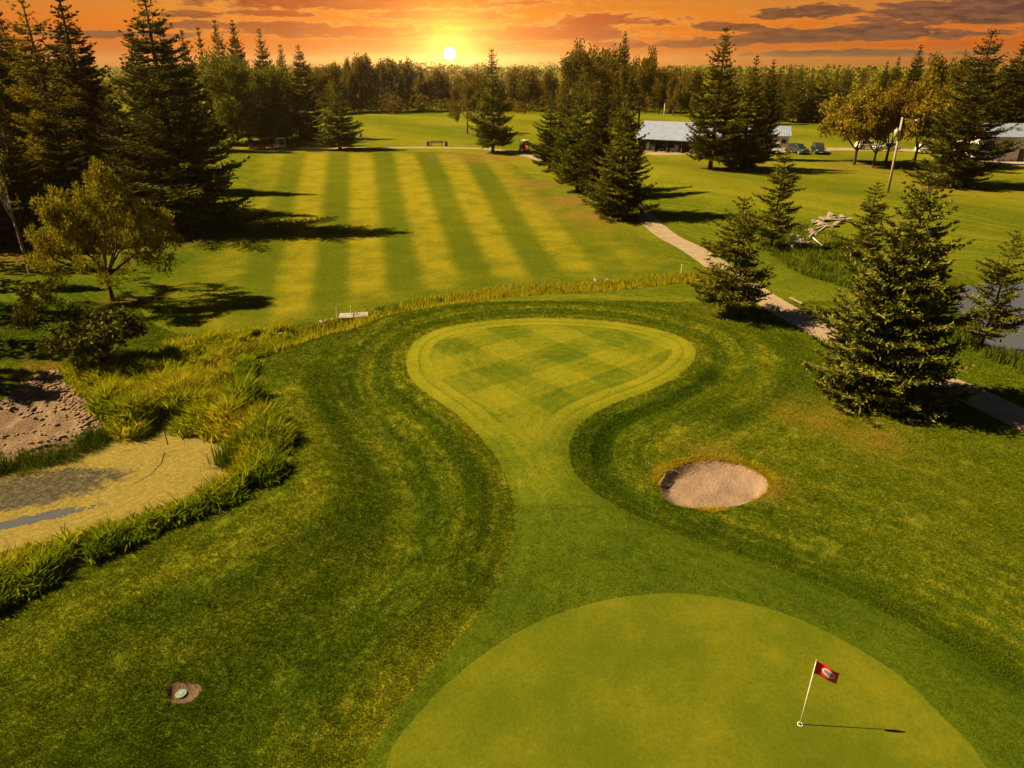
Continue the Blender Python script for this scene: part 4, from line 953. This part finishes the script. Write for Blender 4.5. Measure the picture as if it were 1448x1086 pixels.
# ------------------------------------------------------------------ golf carts
def wheel(par, x, y, r, w, ry=True):
    q = MB().tube([(x, y - w / 2, r), (x, y + w / 2, r)], [r, r], 18).build('wheel', M_TYRE, par, False, .02)
    MB().tube([(x, y - w / 2 - .012, r), (x, y + w / 2 + .012, r)], [r * .58, r * .58], 14).build('rim', M_STEEL, q)
    return q
def cart(label, body, roof, a, b, rz, bags=(), group=None):
    p = at(a, b); o = empty('golf_cart', p, label, 'golf cart', group, rz)
    MB().prism([(-1.15, .28), (1.18, .28), (1.24, .5), (1.0, .78), (.72, .86), (.62, .42), (-.05, .42), (-.1, .62), (-1.1, .66), (-1.2, .5)], -.56, .56).build('body', body, o, False, .03)
    MB().box((-.32, 0, .72), (.55, 1.05, .16)).build('seat', M_BLACK, o, False, .04); MB().box((-.60, 0, .98), (.12, 1.05, .42)).build('backrest', M_BLACK, o, False, .04)
    MB().prism([(-1.0, 1.84), (.72, 1.86), (.78, 1.9), (.7, 1.95), (-.95, 1.94), (-1.05, 1.88)], -.62, .62).build('roof', roof, o, False, .02)
    for x0, x1 in ((.86, .66), (-.72, -.86)):
        for y in (-.52, .52): MB().tube([(x0, y, .62), (x1, y, 1.86)], .024, 6).build('post', M_BLACK, o)
    MB().add([(.83, -.5, .82), (.83, .5, .82), (.68, .5, 1.78), (.68, -.5, 1.78), (.845, -.5, .82), (.845, .5, .82), (.695, .5, 1.78), (.695, -.5, 1.78)], [(0, 1, 2, 3), (7, 6, 5, 4), (0, 4, 5, 1), (1, 5, 6, 2), (2, 6, 7, 3), (3, 7, 4, 0)]).build('windscreen', M_GLASS, o)
    MB().tube([(.55, .25, .8), (.36, .25, 1.05)], .018, 6).build('steering_column', M_BLACK, o)
    for x in (.82, -.78):
        for y in (-.5, .5): wheel(o, x, y, .23, .2)
    for y in (-.4, .4): MB().box((1.13, y, .66), (.06, .16, .09)).build('headlight', M_LAMP, o)
    for k, mt in enumerate(bags):
        y = (-.28, .28)[k]
        q = empty('golf_bag', Vector(p) + Matrix.Rotation(rz, 3, 'Z') @ Vector((-1.02, y, .6)), '%s golf bag of clubs on the back of the %s' % (mt[1], mt[2]), 'golf bag', None, rz)
        MB().tube([(0, 0, 0), (-.05, 0, .4), (-.12, 0, .88)], [.13, .15, .16], 12).build('bag', mt[0], q, False, .01); MB().box((-.2, 0, .3), (.1, .2, .3)).build('pocket', M_BLACK, q, False, .02)
        for i in range(5): MB().tube([(-.12, .09 * math.cos(i * 1.3), .86), (-.16 - .02 * i, .11 * math.cos(i * 1.3), 1.15)], [.01, .028], 6).build('club', M_STEEL, q)
    return o
cart('red golf cart with pale roof stopped on the cart path', M_RED, M_WHITE, 741, 213, R(62), ((M_BLUE_P, 'blue', 'cart on the path'), (M_WHITE, 'white', 'cart on the path')))
GCa = 'golf carts parked under the spruces'
cart('red golf cart with pale roof, parked nearest the tallest spruce', M_RED, M_WHITE, 362, 210, R(172), (), GCa)
cart('red golf cart parked nose to nose with the white one under the golden-tipped spruce', M_RED, M_RED, 379, 210, R(8), (), GCa)
cart('white golf cart carrying bags, under the golden-tipped spruce', M_WHITE, M_WHITE, 397, 210, R(250), ((M_BLUE_P, 'blue', 'white cart under the spruce'), (M_WHITE, 'white', 'white cart under the spruce')), GCa)
cart('dark golf cart at the foot of the golden-tipped spruce, beside the white one', M_BLACK, M_BLACK, 412, 209, R(200), (), GCa)
cart('dark red golf cart farther back between the golden-tipped and the spreading spruce', M_RED, M_RED, 431, 196, R(185), (), GCa)
cart('white golf cart farther back, next to the dark red one', M_WHITE, M_WHITE, 446, 196, R(20), (), GCa)
cart('white golf cart half behind the spreading spruce by the far fairway', M_WHITE, M_WHITE, 505, 194, R(5), (), GCa)
# ------------------------------------------------------------------ parked cars
def car(label, body, a, b, rz, tall=1.0, group='cars parked along the gravel lane'):
    p = at(a, b); o = empty('parked_car', p, label, 'car', group, rz); k = tall
    MB().prism([(-2.25, .34), (2.2, .34), (2.3, .55), (2.22, .85), (1.15, 1.02), (-2.15, 1.05), (-2.32, .85), (-2.32, .5)], -.9, .9).build('body', body, o, False, .07)
    MB().prism([(-2.1, 1.03), (1.1, 1.0), (.35, 1.6 * k), (-1.75, 1.64 * k), (-2.02, 1.5 * k)], -.78, .78).build('cabin', body, o, False, .08)
    for s in (-1, 1):
        MB().prism([(-1.85, 1.08), (.85, 1.06), (.3, 1.52 * k), (-1.65, 1.54 * k)], .78 * s, .795 * s).build('side_window', M_GLASS, o)
    MB().add([(1.1, -.7, 1.06), (1.1, .7, 1.06), (.42, .62, 1.56 * k), (.42, -.62, 1.56 * k), (1.13, -.7, 1.08), (1.13, .7, 1.08), (.45, .62, 1.58 * k), (.45, -.62, 1.58 * k)], [(0, 1, 2, 3), (7, 6, 5, 4), (0, 4, 5, 1), (1, 5, 6, 2), (2, 6, 7, 3), (3, 7, 4, 0)]).build('windscreen', M_GLASS, o)
    MB().box((2.27, 0, .66), (.08, 1.0, .2)).build('grille', M_BLACK, o, False, .02); MB().box((2.28, 0, .42), (.1, 1.7, .16)).build('bumper', M_BLACK, o, False, .03); MB().box((2.335, 0, .45), (.02, .5, .11)).build('number_plate', M_WHITE, o)
    for s in (-1, 1):
        MB().box((2.2, .68 * s, .74), (.14, .36, .16)).build('headlight', M_LAMP, o, False, .03); MB().box((-2.3, .72 * s, .8), (.08, .24, .24)).build('tail_light', M_RED, o, False, .02); MB().box((.75, 1.0 * s, 1.08), (.16, .16, .14)).build('mirror', body, o, False, .03)
        for x in (1.42, -1.4): wheel(o, x, .82 * s, .36, .24)
    return o
car('silver four-wheel-drive car parked in front of the white garage', M_SILVER, 1096, 217, R(-108), 1.12)
car('dark car half hidden by the thin pine, second from the garage', M_DARKCAR, 1127, 217, R(-72), 1.05)
car('dark blue car standing clear at the end of the row, nearest the golden trees', M_NAVY, 1156, 217, R(-100), 1.1)
car('white car half hidden behind the trunks of the golden trees', M_WHITE, 1226, 211, R(4), 1.0)
car('pale silver car behind the foot of the leaning pole', M_SILVER, 1252, 214, R(178), 1.0)
car('white car in deep shade between the pole and the big dark spruce', M_WHITE, 1312, 217, R(3), 1.0)
# ------------------------------------------------------------------ buildings
def gable(mb_name, L, D, eave, ridge, over, par, mt):
    """two roof slopes as slabs with real thickness, long axis x, from y=0 to y=D"""
    th = .1; out = []
    for s in (0, 1):
        y0, y1 = (-over, D / 2) if s == 0 else (D + over, D / 2)
        z0 = eave - over * (ridge - eave) / (D / 2)
        V = [(-over, y0, z0), (L + over, y0, z0), (L + over, y1, ridge), (-over, y1, ridge)]; V += [(x, y, z + th) for x, y, z in V]
        out.append(MB().add(V, [(3, 2, 1, 0), (4, 5, 6, 7), (0, 1, 5, 4), (1, 2, 6, 5), (2, 3, 7, 6), (3, 0, 4, 7)]).build('roof', mt, par))
    return out
def shed():
    p = at(902, 213); o = empty('open_shed', p, 'long open-fronted shed with pale corrugated metal roof on timber posts', 'shed', rz=R(-29))
    L, D, e, r = 15.0, 9.0, 2.55, 5.0
    MB().box((L / 2, D, e / 2), (L, .14, e)).build('back_wall', M_TIMBER, o)
    for x in (.07, L - .07): MB().prism([(.07, 0), (D - .07, 0), (D - .07, e - .02), (D / 2, r - .02), (.07, e - .02)], x - .06, x + .06, 'x').build('end_wall', M_TIMBER, o)
    MB().box((L / 2, D * .42, 1.2), (L - .4, .1, 2.4)).build('partition', M_TIMBER, o); MB().box((L / 2, .02, e - .14), (L, .16, .22)).build('beam', M_DWOOD, o); MB().box((L / 2, D / 2, .05), (L - .3, D - .3, .1)).build('floor', M_CONC, o)
    for x in (.1, 3.2, 5.6, 8.4, 11.6, L - .1): MB().box((x, 0, (e - .25) / 2), (.2, .2, e - .25)).build('post', M_DWOOD, o)
    gable('roof', L, D, e, r, .7, o, M_ROOF)
    M3 = Matrix.Rotation(R(-29), 3, 'Z')
    return p, M3
p_shed, M_shed = shed()
def in_shed(x, y, z=.1): q = p_shed + M_shed @ Vector((x, y, z)); return q
def barrel(label, x, y, r, h, mt):
    q = empty('barrel', in_shed(x, y), label, 'barrel'); MB().tube([(0, 0, 0), (0, 0, h * .5), (0, 0, h)], [r * .94, r, r * .94], 16).build('drum', mt, q, True)
    for z in (.3, .68): MB().tube([(0, 0, h * z - .02), (0, 0, h * z + .02)], [r * 1.03, r * 1.03], 16).build('hoop', M_STEEL, q)
    MB().tube([(0, 0, h), (0, 0, h + .03)], [r * .9, r * .85], 16).build('lid', M_BLACK, q)
barrel('tall white barrel in the first bay of the open shed', 1.6, 1.0, .42, 1.5, M_WHITE); barrel('pale barrel beside the second post of the open shed', 2.6, .8, .35, 1.1, M_CAN); barrel('pale round drum in the middle bay of the open shed', 7.2, 1.0, .45, 1.3, M_CAN)
def mower(label, x, y, mt, rz):
    q = empty('lawn_mower', in_shed(x, y), label, 'mower', rz=rz); MB().prism([(-.7, .25), (.8, .25), (.85, .62), (.25, .7), (.1, .5), (-.6, .55)], -.35, .35).build('body', mt, q, False, .04)
    MB().box((-.3, 0, .75), (.4, .42, .1)).build('seat', M_BLACK, q, False, .03); MB().box((-.5, 0, .95), (.1, .42, .36)).build('backrest', M_BLACK, q, False, .03); MB().tube([(.2, 0, .68), (.02, 0, 1.0)], .025, 6).build('steering_column', M_BLACK, q)
    for a in (-.5, .55):
        for b in (-.4, .4): wheel(q, a, b, .26 if a < 0 else .2, .18)
mower('dark ride-on mower parked in the open shed beside the white barrel', 4.4, .9, M_BLACK, R(-110)); mower('grey ride-on mower in the middle bay of the open shed', 6.3, .9, M_CAN, R(-70)); mower('green ride-on mower by the last post before the spruces', 10.2, .7, M_VALVE, R(-100))
def garage():
    rz = R(-14); p = at(1113, 213) - Matrix.Rotation(rz, 3, 'Z') @ Vector((9.0, 0, 0)); p.z = ground(p.x, p.y)
    o = empty('garage', p, 'small white garage with pale metal roof beside the parked cars', 'garage', rz=rz); L, D, e, r = 9.0, 6.0, 2.7, 4.0
    MB().box((L / 2, 0, e / 2), (L, .14, e)).build('front_wall', M_WALL, o); MB().box((L / 2, D, e / 2), (L, .14, e)).build('back_wall', M_WALL, o)
    for x in (.07, L - .07): MB().prism([(.08, 0), (D - .08, 0), (D - .08, e - .02), (D / 2, r - .02), (.08, e - .02)], x - .06, x + .06, 'x').build('end_wall', M_DWOOD if x > 1 else M_WALL, o)
    for x in (2.2, 5.6):
        d = MB().box((x, -.09, 1.05), (2.6, .06, 2.1)).build('door', M_WHITE, o, False, .01); MB().box((x, -.14, .9), (.3, .04, .06)).build('handle', M_BLACK, d)
    MB().box((8.1, -.09, 1.6), (.9, .06, .8)).build('window', M_GLASS, o); gable('roof', L, D, e, r, .45, o, M_ROOF)
garage()
def house():
    p = at(1392, 233); o = empty('house', p, 'low white house with pale roof by the big dark spruce, red chairs before it', 'house', rz=R(-6)); L, D, e, r = 17.0, 8.0, 4.3, 5.9
    o.location.y += 3.0
    for nm, c, d in (('front_wall', (L / 2, 0, e / 2), (L, .2, e)), ('back_wall', (L / 2, D, e / 2), (L, .2, e))): MB().box(c, d).build(nm, M_WALL, o)
    for x in (.1, L - .1): MB().prism([(.11, 0), (D - .11, 0), (D - .11, e - .02), (D / 2, r - .02), (.11, e - .02)], x - .09, x + .09, 'x').build('end_wall', M_WALL, o)
    gable('roof', L, D, e, r, .6, o, M_ROOF)
    for x in (1.6, 4.6, 9.5, 13.0):
        w = MB().box((x, -.13, 3.1), (1.8, .06, .9)).build('window', M_WHITE, o); MB().box((x, -.17, 3.1), (1.6, .04, .74)).build('pane', M_GLASS, w)
    d = MB().box((7.2, -.13, 1.2), (1.0, .06, 2.1)).build('door', M_DWOOD, o); MB().box((7.55, -.18, 1.15), (.06, .05, .16)).build('handle', M_STEEL, d)
    MB().box((L / 2, -1.6, .12), (L, 3.0, .24)).build('deck', M_CONC, o)
    return p, Matrix.Rotation(R(-6), 3, 'Z'), o
p_h, M_h, o_h = house()
def chair(label, a, b, rz):
    p = at(a, b); q = Vector((p.x, p.y, 0)); loc = Matrix.Rotation(R(6), 3, 'Z') @ (q - o_h.location); z = o_h.location.z + .24 if -3.1 < loc.y < -.1 else ground(p.x, p.y)
    o = empty('garden_chair', (p.x, p.y, z), label, 'chair', 'red garden chairs before the white house', rz)
    T = Matrix.Rotation(R(-14), 3, 'Y')
    MB().box((.05, 0, .34), (.62, .58, .05), M=Matrix.Rotation(R(10), 3, 'Y')).build('seat', M_REDCHAIR, o)
    for k in range(5): MB().box((-.36, -.24 + .12 * k, .72), (.04, .105, .84 - .05 * abs(k - 2)), M=Matrix.Rotation(R(-18), 3, 'Y')).build('back_slat', M_REDCHAIR, o)
    for s in (-1, 1):
        MB().box((.0, .34 * s, .58), (.74, .13, .035)).build('armrest', M_REDCHAIR, o); MB().box((.3, .31 * s, .28), (.07, .05, .56)).build('leg', M_REDCHAIR, o); MB().box((-.3, .31 * s, .28), (.07, .05, .56)).build('leg', M_REDCHAIR, o)
chair('red wooden garden chair on the house deck, nearer the big dark spruce', 1414, 230, R(-70)); chair('red wooden garden chair on the house deck, farther from the big dark spruce', 1430, 230, R(-110))
# ------------------------------------------------------------------ poles
def pole():
    p = at(1255, 273); top = (1276, 166); u, f, d = ray(*top); q = Vector((u * p.y / f, p.y, CAM_H + p.y * d / f)) - p
    o = empty('utility_pole', p, 'leaning grey wooden utility pole with a can-shaped transformer near its top', 'utility pole')
    MB().tube([q * -.05, q * .5, q], [.17, .14, .11], 12).build('pole', M_POLE, o, True)
    a = q.normalized(); c = q * .80 + Vector((-.42, -.1, 0)); t = MB().tube([c - a * .42, c - a * .38, c + a * .36, c + a * .42], [.2, .27, .27, .2], 16).build('transformer', M_CAN, o, True)
    for s in (-.09, .09): MB().tube([c + a * .42 + Vector((s, 0, 0)), c + a * .6 + Vector((s, 0, 0))], [.035, .02], 6).build('insulator', M_WHITE, t)
    MB().tube([q * .80, c], .05, 6).build('bracket', M_STEEL, o)
    b = q * .975; e = b + Vector((1.75, -.2, -.12)); MB().tube([b, b + Vector((.7, -.1, .02)), e], [.05, .045, .04], 8).build('lamp_arm', M_STEEL, o, True); MB().tube([e + Vector((-.25, 0, .02)), e + Vector((.3, 0, -.06))], [.09, .13], 10).build('lamp_head', M_STEEL, o, True)
pole()
p = at(938, 170); o = empty('flag_pole', p, 'thin pale pole standing on the far lawn behind the shed', 'pole'); MB().tube([(0, 0, -.2), (0, 0, 4.6)], [.09, .06], 8).build('shaft', M_WHITE, o, True); MB().tube([(0, 0, 4.58), (0, 0, 4.72)], [.1, .06], 8).build('cap', M_STEEL, o)
# ------------------------------------------------------------------ rubble by the wet hollow, planks, branch, creek stones
import bmesh
def rock_mesh(seed):
    rg = random.Random(seed); bm = bmesh.new(); bmesh.ops.create_icosphere(bm, subdivisions=2, radius=.5)
    cuts = [(Vector((rg.gauss(0, 1), rg.gauss(0, 1), rg.gauss(0, 1))).normalized(), rg.uniform(.24, .42)) for _ in range(9)]
    for v in bm.verts:
        for n, d in cuts:
            k = v.co.dot(n) - d
            if k > 0: v.co -= n * k
        v.co += Vector((rg.gauss(0, .012), rg.gauss(0, .012), rg.gauss(0, .012)))
    me = bpy.data.meshes.new('stone'); bm.to_mesh(me); bm.free(); me.materials.append(M_STONE); return me
ROCKS = [rock_mesh(k) for k in range(5)]
rg = random.Random(4)
def stone(a, b, s, flat, label, group, cat='stone'):
    p = at(a, b); o = obj('stone', ROCKS[rg.randrange(5)], None, (p.x, p.y, p.z + s * .12)); o.scale = (s, s * rg.uniform(.6, .9), s * flat); o.rotation_euler = (rg.uniform(-.2, .2), rg.uniform(-.2, .2), rg.uniform(0, 6.28)); tag(o, label, cat, group)
line = [(1108, 350), (1122, 345), (1135, 340), (1145, 332), (1152, 325), (1160, 318), (1170, 312), (1182, 309), (1192, 312), (1160, 328), (1140, 346), (1150, 338), (1128, 332), (1118, 352), (1172, 322)]
for k in range(46):
    a, b = line[k % len(line)]; stone(a + rg.uniform(-11, 11), b + rg.uniform(-5, 5), rg.uniform(.5, 1.15), rg.uniform(.26, .45), 'broken pale stone in the rubble pile by the wet hollow', 'stones of the rubble pile')
def slab(label, a, b, L, W, T, rz, tilt, mt=None):
    p = at(a, b); o = MB().box((0, 0, 0), (L, W, T)).add([], []).build('concrete_slab', mt or M_CONC, None, False, .02, (p.x, p.y, p.z + .14)); o.rotation_euler = (tilt, tilt * .6, rz); tag(o, label, 'slab')
slab('large pale flat slab on top of the rubble pile', 1171, 311, 1.7, 1.1, .14, .2, .1, M_STONE); slab('pale slab at the far end of the rubble pile, next to the large one', 1187, 312, 1.4, .8, .13, -.4, -.12, M_STONE); slab('pale narrow slab at the low end of the rubble pile', 1136, 345, 2.0, .7, .2, .1, .1)
def plank(label, a, b, c, d, w, t, mt, name='plank', cat='plank', lift=.12):
    p, q = at(a, b), at(c, d); m = (p + q) / 2; L = (q - p).length; rz = math.atan2(q.y - p.y, q.x - p.x); o = MB().box((0, 0, 0), (L, w, t)).build(name, mt, None, False, .01, (m.x, m.y, m.z + lift)); o.rotation_euler = (0, -math.asin((q.z - p.z) / L), rz); tag(o, label, cat)
for i, (a, b, c, d, lab) in enumerate([(1136, 344, 1152, 334, 'pale plank leaning out of the low end of the rubble pile'), (1146, 333, 1164, 322, 'longest grey plank lying along the rubble pile'), (1150, 336, 1168, 326, 'brown plank lying beside the longest grey one on the rubble')]):
    plank(lab, a, b, c, d, .2, .06, (M_STONE, M_STONE, M_WOOD)[i], lift=.14)
plank('short pale plank lying on the grass across the path from the small spruce', 1117, 423, 1134, 432, .16, .08, M_WOOD)
c = [at(*q) for q in ((1149, 339), (1156, 345), (1165, 351))]; o = empty('hose', c[0], 'thin pale hose hanging from the rubble pile into the wet hollow', 'hose'); MB().tube([q - c[0] + Vector((0, 0, .18)) for q in c], .06, 8).build('pipe', M_WHITE, o, True); MB().tube([c[2] - c[0] + Vector((-.1, .1, .18)), c[2] - c[0] + Vector((.16, -.1, .22))], [.11, .13], 8).build('nozzle', M_WHITE, o)
for a, b, s in ((398, 474, .34), (405, 471, .3), (455, 462, .38), (462, 459, .36), (470, 458, .3), (520, 449, .4), (532, 446, .34), (842, 405, .5), (858, 403, .4), (395, 477, .25)): stone(a, b, s, .6, 'pale stone lying among the long grass of the creek', 'stones in the creek', 'stone')
def branch(label, pts, r):
    P = [Vector((*gp(a, b, WATER_Z), WATER_Z + .03)) for a, b in pts]; o = empty('branch', P[0], label, 'branch'); MB().tube([q - P[0] for q in P], [r * (1 - .6 * k / len(P)) for k in range(len(P))], 6).build('stem', M_DEAD, o, True); q = P[len(P) // 2] - P[0]; MB().tube([q, q + Vector((.25, .12, .12))], [r * .5, r * .2], 5).build('twig', M_DEAD, o)
branch('short dead branch poking from the grass into the algae pond', ((227, 601), (232, 612), (237, 629)), .022); branch('long curved dead branch floating on the algae', ((232, 640), (228, 655), (212, 672), (186, 686)), .014)

def clods():
    """dry clods along the sandy bank, nobody could count them"""
    rg2 = np.random.default_rng(14); lo, hi = S_SAND.L.min(0), S_SAND.L.max(0); x = rg2.uniform(lo[0], hi[0], 9000); y = rg2.uniform(lo[1], hi[1], 9000); s = S_SAND(x, y)
    k = (s < .1) & (rg2.random(9000) < np.clip(.12 + .9 * np.exp(-((s + .45) / .4) ** 2) + .5 * vnoise(x / .9, y / .9, 61), 0, 1)); x, y = x[k][:900], y[k][:900]; z = H(x, y)
    src = [np.array([v.co[:] for v in me.vertices]) for me in ROCKS]; tri = [np.array([p.vertices[:] for p in me.polygons]) for me in ROCKS]; Vs, Fs, n = [], [], 0
    for i in range(len(x)):
        j = i % 5; a = rg2.uniform(0, 6.283); c, d = math.cos(a), math.sin(a); q = src[j] * (rg2.uniform(.10, .30) * np.array([1, .8, .6])); Vs.append(np.stack([q[:, 0] * c - q[:, 1] * d + x[i], q[:, 0] * d + q[:, 1] * c + y[i], q[:, 2] + z[i] + .02], 1)); Fs.append(tri[j] + n); n += len(q)
    o = obj('clods', mesh_np('clods', np.concatenate(Vs), [np.concatenate(Fs)], M_BUNK)); tag(o, 'dry clods and stones on the sandy bank', None, None, 'stuff')
clods()
# ------------------------------------------------------------------ dusk haze over the whole place
def haze():
    m = bpy.data.materials.new('haze'); m.use_nodes = True; t = NT(m.node_tree); t.n.clear()
    v = t.node('ShaderNodeVolumePrincipled'); v.inputs['Color'].default_value = (.95, .77, .52, 1); v.inputs['Density'].default_value = HAZE; v.inputs['Anisotropy'].default_value = .8
    o = t.node('ShaderNodeOutputMaterial'); t.l.new(v.outputs[0], o.inputs[1])
    b = MB().box((0, 1950, 18), (9600, 4700, 64)); h = b.build('haze', m); tag(h, kind='stuff')
HAZE = .00012
haze()
